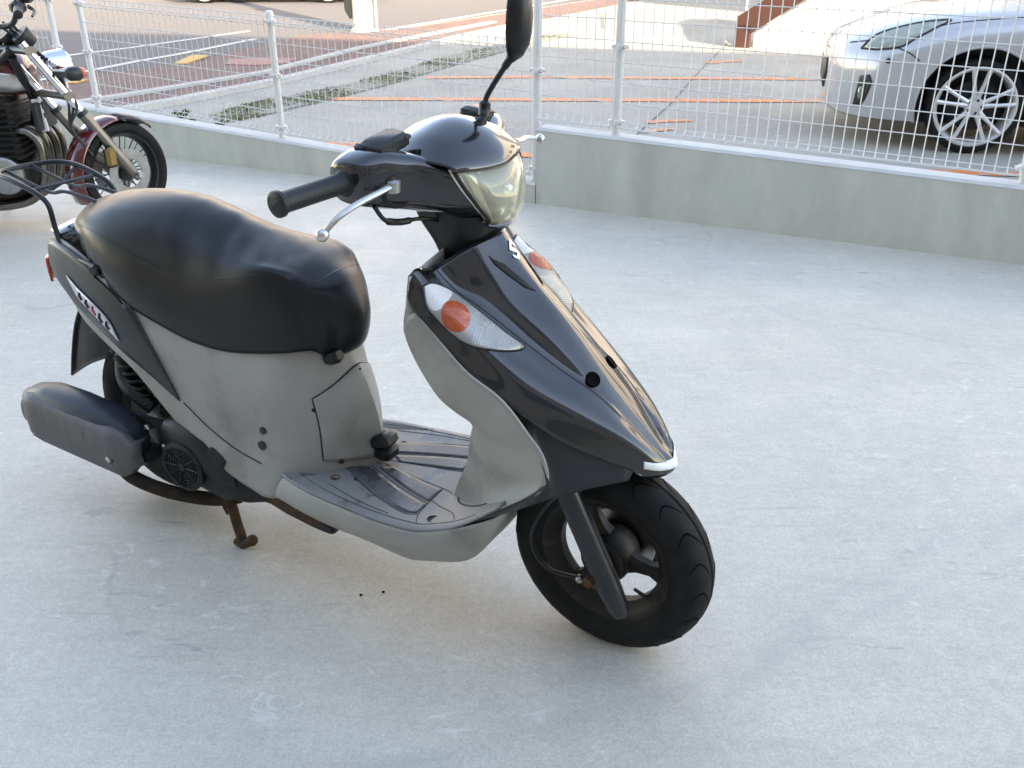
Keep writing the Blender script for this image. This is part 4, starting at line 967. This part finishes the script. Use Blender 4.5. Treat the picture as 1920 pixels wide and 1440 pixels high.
# ---- rear wheel, engine, exhaust, stand
rwc = (0.0, 0, .232)
rw = wheel_parts('rear_wheel', rwc, .216, .050, False, 3, .130, valve=False)
part(MB().lathe([(.085, -.055), (.09, -.045), (.09, -.02)], rwc, (0, 1, 0), 30), 'brake_drum', 'engine_black', rw)
eng = MB()
secs_e = []
for x, zc, rz, y0, y1 in ((.02, .235, .045, -.10, .06), (.08, .23, .060, -.125, .09), (.15, .225, .074, -.150, .11), (.22, .212, .088, -.162, .12), (.29, .196, .085, -.160, .12), (.36, .185, .062, -.15, .11), (.43, .182, .038, -.13, .10), (.47, .19, .025, -.11, .08)):
    secs_e.append(ell((x, (y0 + y1) / 2, zc), (0, (y1 - y0) / 2, 0), (0, 0, rz), 28, 3.2))
eng.rings(secs_e)
engo = part(eng, 'engine', 'engine_black', angle=50)
fc = Vector((.208, -.164, .212))
part(MB().lathe([(.060, 0), (.062, .008), (.052, .012), (.050, .004), (.012, .004), (.010, .010), (.0005, .011)], fc, (0, -1, 0), 32), 'fan_cover', 'engine_black', engo)
for k in range(5):
    part(MB().lathe([(.018 + k * .0075, .0095), (.0205 + k * .0075, .0095), (.0205 + k * .0075, .004), (.018 + k * .0075, .004)], fc, (0, -1, 0), 28, closed=True), 'fan_grille_ring', 'black_plastic', engo)
for k in range(10):
    a = 2 * math.pi * k / 10; e = Vector((math.cos(a), 0, math.sin(a)))
    part(MB().tube([fc + e * .012 + Vector((0, -.009, 0)), fc + e * .052 + Vector((0, -.010, 0))], .0018, 4), 'fan_grille_bar', 'black_plastic', engo)
# cylinder shroud, bracket to the muffler, loose hoses
part(MB().rings([ell((.13, -.115, .262), (.0, .035, 0), (.0, 0, .035), 20, 3), ell((.19, -.125, .268), (0, .045, 0), (0, 0, .055), 20, 3), ell((.28, -.125, .245), (0, .045, 0), (0, 0, .06), 20, 3), ell((.35, -.115, .215), (0, .04, 0), (0, 0, .045), 20, 3)]), 'fan_shroud', 'engine_black', angle=50)
part(MB().prism([(-.03, -.13, .30), (.02, -.13, .292), (.13, -.13, .292), (.135, -.13, .280), (.07, -.13, .262), (.02, -.13, .225), (-.01, -.13, .225), (.01, -.13, .268), (-.035, -.13, .285)], (0, -.012, 0)), 'muffler_bracket', 'engine_black', smooth=False)
for p, r in (((.085, -.146, .272), .009), ((.04, -.146, .24), .007), ((.118, -.135, .225), .007)):
    part(MB().lathe([(r, 0), (r, .006), (r * .55, .009)], p, (0, -1, 0), 6), 'engine_bolt', 'alloy')
part(MB().box((.315, -.158, .262), (.05, .022, .035), Matrix.Rotation(R(35), 3, 'Y'), bev=.006), 'shroud_tab', 'engine_black')
part(MB().tube(cr([(.30, -.10, .12), (.22, -.12, .10), (.12, -.16, .115), (.05, -.19, .15), (.02, -.19, .18)], 30), .017, 12), 'exhaust_pipe', 'burnt_pipe')
part(MB().tube(cr([(.06, -.10, .30), (.02, -.11, .33), (-.02, -.10, .36), (-.03, -.08, .42)], 16), [.022] * 16, 12), 'shock_absorber', 'black_plastic')
coil = [Vector((.06 - .09 * i / 90, -.10 + .01 * math.sin(i / 90), .30 + .13 * i / 90)) + Vector((math.cos(i * .55) * .024, math.sin(i * .55) * .024, 0)) for i in range(90)]
part(MB().tube(coil, .004, 5), 'shock_spring', 'engine_black')
mf = MB()
ms = []
for x, yc_, zc, ry, rz in ((-.300, -.170, .246, .020, .020), (-.296, -.170, .246, .036, .042), (-.265, -.171, .256, .044, .058), (-.20, -.172, .262, .048, .066), (-.10, -.174, .256, .050, .070), (.0, -.174, .244, .050, .069), (.045, -.172, .236, .048, .060), (.066, -.170, .232, .038, .045), (.072, -.17, .232, .02, .022)):
    ms.append(ell((x, yc_, zc), (0, ry, 0), (0, 0, rz), 32, 2.6))
mf.rings(ms)
muf = part(mf, 'muffler', 'muffler_black', angle=45)
mtree = bvh_of(muf)
sh = []
for i in range(25):
    f = i / 24; x = -.285 + f * .372
    hz = (.050 + .012 * min(1, f * 6)) if f < .9 else .062 - .03 * ((f - .9) / .1) ** 2
    zc = .252 - .03 * f
    y = -.219 - .006 * math.sin(min(1, f * 8) * math.pi / 2)
    inw = .018 * max(0, 1 - f * 9) + .012 * max(0, (f - .9) / .1)
    sh.append([Vector((x, y + inw + .024, zc + hz + .002)), Vector((x, y + inw + .008, zc + hz * .95)), Vector((x, y + inw, zc + hz * .75)), Vector((x, y + inw - .003, zc)), Vector((x, y + inw, zc - hz * .75)), Vector((x, y + inw + .010, zc - hz * .97)), Vector((x, y + inw + .026, zc - hz * 1.02))])
sh.append([p + Vector((.008, .03, 0)) for p in sh[-1]])
shield = part(MB().grid(sh), 'heat_shield', 'heat_shield', thick=.003, angle=50)
for x, z in ((.035, .214), (-.235, .212)):
    part(MB().lathe([(.013, 0), (.012, .003), (.009, .0025)], (x, -.2255 if x > 0 else -.218, z), (0, -1, 0), 18), 'shield_recess', 'groove', shield)
    part(MB().lathe([(.0075, .001), (.0075, .007), (.004, .009)], (x, -.2255 if x > 0 else -.218, z), (0, -1, 0), 6), 'shield_bolt', 'alloy', shield)
for k in range(17):
    x = -.20 + k * .0142; zc = .252 - .03 * (x + .285) / .405 + random.uniform(-.008, .008); h = random.uniform(.004, .026)
    if random.random() < .3: continue
    part(MB().tube([(x, -.2275, zc - h), (x + .002, -.2278, zc + h)], .0011, 4), 'scratch', 'muffler_black', shield)
part(MB().box((.0, -.15, .20), (.18, .05, .03)), 'muffler_stay', 'engine_black')
# centre stand
for s in (-1, 1):
    sg = part(MB().tube(cr([(.275, s * .115, .135), (.288, s * .118, .10), (.302, s * .123, .055), (.318, s * .128, .014)], 16), .0125, 10), 'stand_leg', 'rust')
    part(MB().tube([(.295, s * .128, .009), (.318, s * .130, .010), (.345, s * .130, .024)], [.009, .013, .011], 8).ball((.350, s * .130, .030), .014), 'stand_foot', 'rust', sg)
part(MB().tube([(.285, -.115, .105), (.285, .115, .105)], .010, 8), 'stand_cross_tube', 'rust')
part(MB().tube([(.245, -.108, .125), (.262, -.112, .085), (.270, -.112, .07)], .0085, 8), 'stand_spring', 'rust')
# bare frame rail under the floor edge
part(MB().rings([[Vector((x, y - .010, z - .013)), Vector((x, y + .014, z - .013)), Vector((x, y + .014, z + .013)), Vector((x, y - .010, z + .013))] for x, y, z in ((.455, -.146, .192), (.50, -.150, .184), (.57, -.152, .175), (.60, -.150, .170))]), 'step_bracket', 'rust', smooth=False)
part(MB().box((.612, -.150, .168), (.035, .028, .026), bev=.006), 'step_bracket_cap', 'black_plastic')
part(MB().box((.44, -.07, .172), (.12, .12, .05), bev=.01), 'frame_bracket', 'rust')
part(MB().box((.47, 0, .22), (.25, .2, .03), bev=.01), 'frame_plate', 'engine_black')

# ---- tail: rack, lamp, mudguard
rk = 'rack_paint'
half = [(.005, -.138, .648), (-.035, -.130, .650), (-.10, -.114, .652), (-.145, -.103, .668), (-.168, -.094, .705), (-.180, -.090, .752), (-.215, -.090, .775), (-.290, -.090, .795), (-.345, -.082, .800), (-.385, -.055, .798), (-.400, 0, .796)]
allp = half + [(x, -y, z) for x, y, z in reversed(half[:-1])]
rack = part(MB().tube(cr(allp, 120), .0062, 10), 'rear_rack', rk)
for y in (-.035, .035):
    part(MB().tube(cr([(-.395, y, .797), (-.31, y, .775), (-.24, y, .762), (-.19, y, .770), (-.12, y, .765), (-.07, y, .755)], 30), .0045, 8), 'rack_bar', rk, rack)
part(MB().tube([(-.235, -.09, .779), (-.235, .09, .779)], .0045, 8), 'rack_bar', rk, rack)
part(MB().tube(cr([(-.30, -.088, .793), (-.31, -.03, .758), (-.30, .03, .758), (-.30, .088, .793)], 20), .0042, 8), 'rack_bar', rk, rack)
for s in (1, -1):
    part(MB().box((.0, s * -.137, .640), (.03, .014, .022), bev=.004), 'rack_mount', 'black_plastic', rack)
tl = []
for i in range(13):
    a = R(-78 + 13 * i); tl.append([Vector((-.235 - .052 * math.cos(a) * k, .082 * math.sin(a), z)) for z, k in ((.612, .93), (.598, 1.02), (.575, 1.0), (.555, .82))])
part(MB().grid(tl), 'tail_lamp', 'tail_orange', thick=.006)
tc_ = [[(-.26, -.03, .665), (-.20, -.085, .688), (-.1, -.105, .68)], [(-.27, 0, .662), (-.2, 0, .70), (-.1, 0, .70)]]
part(MB().grid([[Vector(p) for p in tc_[0]], [Vector(p) for p in tc_[1]], [Vector((p[0], -p[1], p[2])) for p in tc_[0]]]), 'tail_cover', 'black_gloss', thick=.005)
mg = loft([[(-.150, -.082, .52), (-.165, 0, .525), (-.150, .082, .52)], [(-.195, -.082, .45), (-.21, 0, .455), (-.195, .082, .45)], [(-.232, -.080, .37), (-.248, 0, .375), (-.232, .080, .37)], [(-.262, -.076, .298), (-.278, 0, .300), (-.262, .076, .298)]], 16, 9)
part(MB().grid(mg), 'rear_mudguard', 'satin_dark', thick=.005)
# inner wheel arch so that the body is not open from below
ia = []
for i in range(13):
    a = R(20 + 9 * i); ia.append([Vector((math.cos(a) * .255 + .01, y, .25 + math.sin(a) * .24)) for y in (-.085, -.06, 0, .06, .085)])
part(MB().grid(ia), 'wheel_arch', 'black_plastic', thick=.003)
part(MB().box((.37, 0, .38), (.38, .20, .25), bev=.03), 'storage_box', 'black_plastic')
part(MB().box((.05, 0, .58), (.36, .19, .10), bev=.03), 'fuel_tank', 'black_plastic')

# ---- handlebar assembly (all turned with the steering)
hc = []
for y, x0, x1, z0, z1, e in ((-.212, .785, .842, .930, .980, 2.4), (-.205, .775, .856, .916, .990, 3), (-.170, .768, .872, .900, .999, 3.2), (-.130, .766, .892, .888, .990, 3), (-.090, .766, .930, .874, .972, 2.8), (-.050, .770, .958, .856, .962, 2.6), (0, .772, .966, .846, .960, 2.5)):
    hc.append([Vector((p.x, y, p.z)) for p in ell(((x0 + x1) / 2, y, (z0 + z1) / 2), ((x1 - x0) / 2, 0, 0), (0, 0, (z1 - z0) / 2), 32, e)])
hc += [[Vector((p.x, -p.y, p.z)) for p in r] for r in reversed(hc[:-1])]
cols = [cr([r[j] for r in hc], 52) for j in range(32)]
hcov = part(MB().rings([[cols[j][i] for j in range(32)] for i in range(52)]), 'handlebar_cover', 'black_gloss', SC, True, angle=60)
uc = [[(.752, -.088, .948), (.748, -.055, .968), (.746, 0, .980)], [(.795, -.105, .962), (.795, -.062, .990), (.795, 0, 1.006)], [(.850, -.116, .968), (.852, -.066, 1.003), (.855, 0, 1.020)],
      [(.895, -.116, .970), (.902, -.066, .996), (.908, 0, 1.006)], [(.926, -.108, .966), (.940, -.060, .973), (.947, 0, .976)], [(.936, -.102, .957), (.955, -.052, .953), (.963, 0, .951)], [(.928, -.098, .953), (.944, -.050, .948), (.950, 0, .946)]]
part(MB().grid(loft([sym(r) for r in uc], 44, 33)), 'upper_cowl', 'black_gloss', SC, True, thick=.003, angle=60)
hl_ = [[(.928, -.096, .958), (.946, -.056, .953), (.953, 0, .951)], [(.938, -.094, .940), (.962, -.055, .936), (.972, 0, .934)], [(.948, -.082, .912), (.974, -.050, .908), (.985, 0, .905)], [(.956, -.064, .884), (.978, -.040, .880), (.988, 0, .877)], [(.960, -.046, .862), (.974, -.030, .858), (.981, 0, .856)], [(.950, -.040, .853), (.960, -.026, .850), (.965, 0, .848)]]
hg = loft([sym(r) for r in hl_], 30, 33)
def lamp_depth(i, j):
    u = (j - 16) / 16; v = (i - 14.5) / 14.5; r2 = (u / .62) ** 2 + (v / .95) ** 2
    bowl = .040 * max(0, 1 - r2) ** .5
    return .010 + max(bowl, .014 * (1 - abs(u)) * (1 - abs(v)) + .004 * math.sin(u * 22))
refl_g = [[p + Vector((-lamp_depth(i, j), 0, 0)) for j, p in enumerate(r)] for i, r in enumerate(hg)]
head = part(MB().grid(refl_g), 'headlight', 'reflector', SC, True, thick=.002)
part(MB().grid(hg), 'headlight_lens', 'lens_yellowed', head, True, thick=.003)
part(MB().tube([(.955, 0, .905), (.966, 0, .906)], [.014, .011], 12).ball((.967, 0, .906), .012), 'bulb_shield', 'chrome', head, True)
for s in (-1, 1):
    part(MB().tube([hg[i][0 if s < 0 else 32] + Vector((.001, 0, 0)) for i in range(30)], .0035, 6), 'headlight_surround', 'groove', head, True)
part(MB().tube([hg[0][j] + Vector((.003, 0, .001)) for j in range(33)], .0030, 6), 'headlight_surround', 'groove', head, True)
part(MB().tube([hg[29][j] + Vector((.004, 0, -.003)) for j in range(33)], .0045, 6), 'headlight_surround', 'black_gloss', head, True)
# stem cover below
stc = []
for x0, x1, hw, z in ((.782, .945, .062, .862), (.795, .945, .058, .835), (.822, .935, .052, .800), (.838, .925, .048, .765), (.85, .92, .045, .735)):
    stc.append(ell(((x0 + x1) / 2, 0, z), ((x1 - x0) / 2, 0, 0), (0, hw, 0), 28, 2.8))
cols = [cr([r[j] for r in stc], 16) for j in range(28)]
part(MB().rings([[cols[j][i] for j in range(28)] for i in range(16)]), 'stem_cover', 'black_plastic', SC, True, angle=60)
for s in (-1, 1):
    # switch housing, grip, lever
    sw = part(MB().box((.826, s * .135, 1.000), (.046, .072, .026), Matrix.Rotation(R(6), 3, 'Y') @ Matrix.Rotation(R(s * -6), 3, 'X'), bev=.006), 'switch_box', 'satin_dark', SC, True)
    part(MB().box((.808, s * .168, .997), (.024, .014, .016), bev=.004), 'switch_button', 'black_plastic', sw, True)
    part(MB().box((.838, s * .108, 1.006), (.026, .018, .010), bev=.003), 'switch_button', 'satin_dark', sw, True)
    gmb = MB().lathe([(.012, 0), (.0245, .001), (.0245, .006), (.0185, .009), (.0175, .012), (.0172, .120), (.0178, .123), (.0215, .126), (.0215, .132), (.017, .135)], (.8085, s * .205, .9525), (-.05 if s < 0 else -.42, s, 0), 24)
    part(gmb, 'grip', 'grip_rubber', SC, True, angle=35)
    lev = MB().tube(cr([(.868, s * .165, .945), (.874, s * .200, .943), (.873, s * .240, .938), (.866, s * .280, .924 + (.012 if s > 0 else 0)), (.857 + (.030 if s > 0 else 0), s * .305, .903 + (.03 if s > 0 else 0))], 30), [.0085 - .0035 * i / 29 for i in range(30)], 10, flatten=(1, .75))
    lv = part(lev, 'brake_lever', 'alloy', SC, True)
    part(MB().ball((.857 + (.030 if s > 0 else 0), s * .306, .902 + (.03 if s > 0 else 0)), .0105, 14, 10), 'lever_end', 'alloy', lv, True)
    part(MB().lathe([(.012, -.009), (.012, .009), (.006, .012)], (.872, s * .170, .944), (.1, 0, 1), 14), 'lever_pivot', 'steel', lv, True)
    part(MB().box((.852, s * .172, .945), (.036, .05, .026), bev=.008), 'lever_perch', 'black_plastic', SC, True)
    part(MB().ball((.872, s * .172, .955), .006, 8, 6), 'perch_bolt', 'rust', lv, True)
    part(MB().tube(cr([(.848, s * .190, .912), (.850, s * .172, .884), (.846, s * .135, .868), (.850, s * .095, .862), (.862, s * .045, .845)], 30), [.0038] * 9 + [.0062] * 10 + [.0038] * 11, 8), 'brake_cable', 'black_plastic', SC, True)
    # dark disc laid on the cover, its colour standing in for a shaded hollow
    part(MB().lathe([(.030, -.02), (.031, .002), (.026, .005), (.022, -.002), (.0005, -.004)], (.872, s * .158, .934), (1, s * .25, -.1), 24), 'dark_recess_disc', 'groove', SC, True)
# mirror on its stalk
part(MB().lathe([(.018, -.004), (.0165, .003), (.009, .006), (.0085, .012)], (.888, .034, 1.001), (.3, 0, .95), 18), 'mirror_boot', 'black_plastic', SC, True)
mst = [(.888, .034, 1.004), (.893, .044, 1.010), (.889, .055, 1.024), (.892, .058, 1.045), (.905, .066, 1.070), (.922, .076, 1.098), (.930, .082, 1.110)]
mir = part(MB().tube(cr(mst, 40), [.0085] * 8 + [.0105] * 10 + [.0052] * 14 + [.007] * 8, 12), 'mirror_stalk', 'black_plastic', SC, True)
mc = Vector((.936, .094, 1.168)); nm = Vector((-.96, -.22, -.05)).normalized(); uu = Vector((0, 0, 1)); uu = (uu - nm * uu.dot(nm) + Vector((.10, .03, 0))).normalized(); ww = uu.cross(nm).normalized()
ringsm = []
for d, k in ((-.028, .35), (-.024, .62), (-.014, .88), (-.002, 1.0), (.006, 1.0), (.008, .97)):
    ringsm.append([mc + nm * d + p for p in ell((0, 0, 0), ww * .038 * k, uu * .064 * k, 32, 2.3)])
part(MB().rings(ringsm), 'mirror_housing', 'black_plastic', mir, True)
part(MB().add([mc + nm * .0085 + p for p in ell((0, 0, 0), ww * .034, uu * .060, 32, 2.3)], [tuple(range(32))]), 'mirror_glass', 'mirror_glass', mir, True, smooth=False)
part(MB().tube([(.928, .080, 1.106), (.938, .088, 1.125), (.944, .094, 1.140)], [.008, .017, .013], 12), 'mirror_neck', 'black_plastic', mir, True)
part(MB().lathe([(.03, -.004), (.034, .002), (.033, .006), (.0005, .006)], (.775, 0, .965), (-.8, 0, .6), 28), 'speedometer', 'black_plastic', SC, True)

# ================================================================== the motorcycle behind
BK = thing('motorcycle', 'red and silver motorcycle with chrome pipes, cut off by the left edge', 'motorcycle', (-1.84, 4.37, 0), R(5))
def bpart(mb, name, m, parent=BK, **k): return mb.build(name, m, parent, **k)
hd = R(54); HX = Vector((math.cos(hd), math.sin(hd), 0)); HY = Vector((-math.sin(hd), math.cos(hd), 0))
wc = Vector((-.05, .01, .252)); kR = .83
Rw = .252
rim = MB().lathe([(r_ * kR, h_) for r_, h_ in [(.226, -.035), (.232, -.036), (.234, -.03), (.218, -.012), (.218, .012), (.234, .03), (.232, .036), (.226, .035), (.208, .01), (.208, -.01)]], wc, HY, 48, closed=True)
rim.lathe([(.04, -.045), (.04, .045)], wc, HY, 20)
for k in range(14):
    a = 2 * math.pi * k / 14
    for dd in (-.09, .09):
        e = HX * math.cos(a + dd) + Vector((0, 0, 1)) * math.sin(a + dd); e0 = HX * math.cos(a - dd) + Vector((0, 0, 1)) * math.sin(a - dd)
        rim.tube([wc + e0 * .038 + HY * (.02 if dd > 0 else -.02), wc + e * .212 * kR], .003, 4)
bw = bpart(rim, 'front_wheel', 'bike_black')
bpart(MB().lathe([(r_ * kR, h_) for r_, h_ in [(.226, -.03), (.245, -.048), (.268, -.052), (.288, -.044), (.299, -.022), (.302, 0), (.299, .022), (.288, .044), (.268, .052), (.245, .048), (.226, .03)]], wc, HY, 56, closed=True), 'tyre', 'rubber', bw)
for s in (-1, 1):
    bpart(MB().lathe([(.118, s * .058), (.118, s * .063), (.07, s * .063), (.07, s * .058)], wc, HY, 40, closed=True), 'brake_disc', 'steel', bw)
lean = Vector((-.29, -.17, .56)).normalized()
for s in (-1, 1):
    b0 = wc + HY * (s * .098)
    bpart(MB().tube([b0 - lean * .03, b0, b0 + lean * .12, b0 + lean * .36], [.014, .024, .026, .0255], 14), 'fork_slider', 'bike_fork')
    bpart(MB().tube([b0 + lean * .35, b0 + lean * .74], .019, 14), 'fork_tube', 'chrome')
    bpart(MB().lathe([(.0285, 0), (.0285, .02)], b0 + lean * .355, lean, 14), 'fork_seal', 'bike_black')
    bpart(MB().lathe([(.016, 0), (.016, .03)], b0 + HY * s * .02, HY * s, 10), 'axle_end', 'alloy', bw)
    bpart(MB().box(wc + HY * s * .078 - HX * .105 + Vector((0, 0, .10)), (.06, .045, .10), Matrix.Rotation(hd, 3, 'Z'), bev=.015), 'brake_caliper', 'caliper_gold')
for d in (.46, .70):
    c0 = wc + lean * d
    bpart(MB().tube([c0 - HY * .12, c0 - HY * .06, c0 + HY * .06, c0 + HY * .12], [.03, .026, .026, .03], 12, flatten=(1, .7)), 'fork_clamp', 'bike_fork')
# mudguard
fg2 = []
for i in range(19):
    a = R(48 + i * 8.6); e = HX * math.cos(a) + Vector((0, 0, 1)) * math.sin(a)
    w_ = .066 * (1 if i > 1 else .8)
    fg2.append([wc + e * (Rw + .008) - HY * w_, wc + e * (Rw + .022) - HY * w_ * .75, wc + e * (Rw + .03), wc + e * (Rw + .022) + HY * w_ * .75, wc + e * (Rw + .008) + HY * w_])
bpart(MB().grid(fg2[5:]), 'front_mudguard', 'bike_red', thick=.004)
bpart(MB().grid(fg2[:6]), 'mudguard_tip', 'bike_black', thick=.005)
# head lamp, gauges, indicators, bars
hl0 = wc + lean * .60 + HX * .12
bpart(MB().lathe([(.015, -.08), (.045, -.065), (.066, -.03), (.072, .03), (.075, .04), (.068, .05)], hl0, HX, 32), 'headlamp_shell', 'chrome')
bpart(MB().lathe([(.068, .045), (.045, .056), (.0005, .062)], hl0, HX, 32), 'headlamp_glass', 'car_lamp')
for s in (-1, 1):
    p0 = wc + lean * .58 + HY * s * .10 + HX * .03; p1 = p0 + HY * s * .10 + HX * .02
    bpart(MB().tube([p0, p1], .009, 8), 'indicator_stalk', 'bike_black')
    bpart(MB().tube([p1 - HX * .035, p1 - HX * .01, p1 + HX * .03, p1 + HX * .05], [.012, .03, .034, .02], 14), 'indicator', 'bike_black')
    bpart(MB().ball(p1 + HX * .046, .026), 'indicator_lens', 'tail_orange')
    g0 = wc + lean * .76 + HY * s * .055 + HX * .06
    bpart(MB().lathe([(.035, -.04), (.045, 0), (.047, .02), (.043, .026), (.0005, .026)], g0, lean - HX * .3, 24), 'gauge', 'bike_black')
hb0 = wc + lean * .78
bar = [hb0 - HY * .37 - HX * .13 + Vector((0, 0, .10)), hb0 - HY * .25 - HX * .05 + Vector((0, 0, .12)), hb0 - HY * .11 + Vector((0, 0, .05)), hb0 + Vector((0, 0, .03)), hb0 + HY * .11 + Vector((0, 0, .05)), hb0 + HY * .25 - HX * .05 + Vector((0, 0, .12)), hb0 + HY * .37 - HX * .13 + Vector((0, 0, .10))]
bpart(MB().tube(cr(bar, 50), .0125, 10), 'handlebar', 'bike_black')
for s in (-1, 1):
    e = hb0 + HY * s * .37 - HX * .13 + Vector((0, 0, .10)); i_ = hb0 + HY * s * .25 - HX * .05 + Vector((0, 0, .12))
    bpart(MB().tube([i_.lerp(e, .15), e], .018, 12), 'grip', 'grip_rubber')
    bpart(MB().box(i_ + Vector((0, 0, .0)), (.06, .06, .055), bev=.015), 'switch_block', 'bike_black')
    bpart(MB().box(i_ + HX * .045 + Vector((0, 0, .035)), (.06, .05, .04), bev=.012), 'brake_reservoir', 'bike_black')
    bpart(MB().tube(cr([i_ + HX * .05, i_.lerp(e, .5) + HX * .075 + Vector((0, 0, -.005)), e + HX * .06 - Vector((0, 0, .01))], 14), [.009 - .0003 * k for k in range(14)], 8), 'lever', 'bike_black')
    bpart(MB().tube(cr([i_ + Vector((0, 0, .02)), i_ + Vector((0, 0, .12)) - HX * .02, i_ + HY * s * .05 + Vector((0, 0, .22)) - HX * .03], 14), .006, 8), 'mirror_stem', 'bike_black')
# cables
for dx, dy in ((0, 0), (.02, .03), (-.02, -.03)):
    bpart(MB().tube(cr([hb0 + Vector((.02 + dx, dy, .05)), wc + lean * .6 + HX * .10 + HY * dy, wc + lean * .42 - HX * .0 - HY * (.09 + dy), wc + lean * .30 - HX * .11 - HY * .10, wc + lean * .14 - HX * .12 - HY * .09], 40), .006, 8), 'cable', 'bike_black')
# frame, tank, engine, pipes, rest of the machine
neck = wc + lean * .58 - HX * .06
bpart(MB().tube([neck + Vector((0, 0, .07)), (-.36, 0, .60), (-.40, 0, .42), (-.47, 0, .26), (-.75, 0, .22), (-1.05, 0, .30)], .021, 12), 'frame_tube', 'bike_black')
bpart(MB().tube([neck + Vector((0, 0, .10)), (-.55, 0, .72), (-1.0, 0, .66), (-1.45, 0, .70)], .021, 12), 'frame_tube', 'bike_black')
tk = []
for x, hw, z0, z1 in ((-.335, .02, .70, .73), (-.345, .075, .655, .775), (-.39, .115, .635, .825), (-.50, .14, .635, .86), (-.65, .135, .645, .85), (-.80, .105, .66, .80), (-.88, .05, .68, .75)):
    tk.append(ell((x, 0, (z0 + z1) / 2), (0, hw, 0), (0, 0, (z1 - z0) / 2), 28, 2.5))
cols = [cr([r[j] for r in tk], 24) for j in range(28)]
tank = bpart(MB().rings([[cols[j][i] for j in range(28)] for i in range(24)]), 'fuel_tank', 'bike_red', angle=60)
ttree = bvh_of(tank)
for s in (1, -1):
    A = cr([(-.352, 0, .735), (-.45, 0, .748), (-.6, 0, .75), (-.78, 0, .735)], 24); Bq = cr([(-.352, 0, .665), (-.45, 0, .65), (-.6, 0, .655), (-.78, 0, .68)], 24)
    gr = [drape(ttree, [a.lerp(b, i / 7) for a, b in zip(A, Bq)], (0, s, 0), .003) for i in range(8)]
    bpart(MB().grid(gr), 'tank_side', 'bike_silver', tank, thick=.002)
st2 = MB().box((-1.12, 0, .745), (.60, .25, .09), bev=.04); bpart(st2, 'seat', 'vinyl')
bpart(MB().box((-1.42, 0, .70), (.22, .18, .12), bev=.04), 'tail_cowl', 'bike_red')
for k in range(9):
    bpart(MB().box((-.52, 0, .37 + k * .028), (.24 - .004 * k, .34, .012), bev=.004), 'cooling_fin', 'engine_black')
bpart(MB().box((-.52, 0, .48), (.19, .29, .30), bev=.02), 'cylinder_block', 'engine_black')
bpart(MB().box((-.62, 0, .27), (.42, .34, .22), bev=.06), 'crankcase', 'engine_black')
for s in (1, -1):
    bpart(MB().lathe([(.09, 0), (.088, .02), (.06, .038), (.0005, .044)], (-.50, s * .172, .285), (0, s, 0), 28), 'engine_cover', 'steel')
    bpart(MB().lathe([(.075, 0), (.07, .02), (.0005, .03)], (-.70, s * .172, .30), (0, s, 0), 28), 'engine_cover', 'steel')
for k, y in enumerate((-.13, -.048, .048, .13)):
    bpart(MB().tube(cr([(-.42, y, .485), (-.375, y, .478), (-.335, y, .435), (-.325, y, .37), (-.34, y, .27), (-.385, y * .95, .185), (-.47, y * .9, .135), (-.62, y * .85, .115), (-.82, y * .8, .115)], 44), .0195, 12), 'header_pipe', 'header_pipe')
bpart(MB().lathe([(.045, -.1), (.055, 0), (.058, .5), (.05, .55)], (-.85, -.16, .15), (-.99, 0, .10), 24), 'silencer', 'chrome')
oc = bpart(MB().box((-.318, -.035, .545), (.028, .22, .13), bev=.006), 'oil_cooler', 'bike_black')
bpart(MB().box((-.316, -.085, .548), (.034, .022, .15), Matrix.Rotation(R(-6), 3, 'Y')), 'oil_cooler_guard', 'decal_white', oc)
for k in range(3):
    bpart(MB().box((-.2975, -.085, .505 + k * .042), (.003, .010, .022)), 'guard_mark', 'bike_black', oc)
rwc2 = Vector((-1.42, 0, .30))
r2 = MB().lathe([(.226, -.045), (.234, -.04), (.218, -.012), (.218, .012), (.234, .04), (.226, .045), (.205, 0)], rwc2, (0, 1, 0), 40, closed=True)
for k in range(5):
    a = 2 * math.pi * k / 5; e = Vector((math.cos(a), 0, math.sin(a))); r2.tube([rwc2 + e * .03, rwc2 + e * .21], .018, 8)
r2.lathe([(.05, -.05), (.05, .05)], rwc2, (0, 1, 0), 20)
b2 = bpart(r2, 'rear_wheel', 'bike_fork')
bpart(MB().lathe([(.226, -.05), (.26, -.065), (.285, -.055), (.30, -.02), (.30, .02), (.285, .055), (.26, .065), (.226, .05)], rwc2, (0, 1, 0), 48, closed=True), 'tyre', 'rubber', b2)
bpart(MB().tube([(-.88, -.1, .32), (-1.42, -.1, .30)], .025, 10).tube([(-.88, .1, .32), (-1.42, .1, .30)], .025, 10), 'swing_arm', 'bike_fork')
bpart(MB().tube([(-.80, .13, .22), (-.74, .30, .01)], .012, 8), 'side_stand', 'bike_black')

# the parts of the machine behind the steering head sit a little farther back; whole machine at its real size
for ch in BK.children:
    if ch.name.split('.')[0] in ('frame_tube', 'fuel_tank', 'seat', 'tail_cowl', 'cooling_fin', 'cylinder_block', 'crankcase', 'engine_cover', 'header_pipe', 'silencer', 'oil_cooler', 'rear_wheel', 'swing_arm', 'side_stand'):
        ch.location.x -= .03
BK.location = (-1.91, 4.56, 0)
for x, y, lab in ((-.332, 1.587, 'left one of two tiny dark crumbs on the floor below the scooter'), (-.284, 1.597, 'right one of two tiny dark crumbs on the floor below the scooter')):
    o = MB().ball((0, 0, .0022), .0038, 7, 5, (1, .8, .6)).build('crumb', 'tread_black'); o.location = (x, y, 0); tag(o, lab, 'crumb', 'crumbs on the floor')
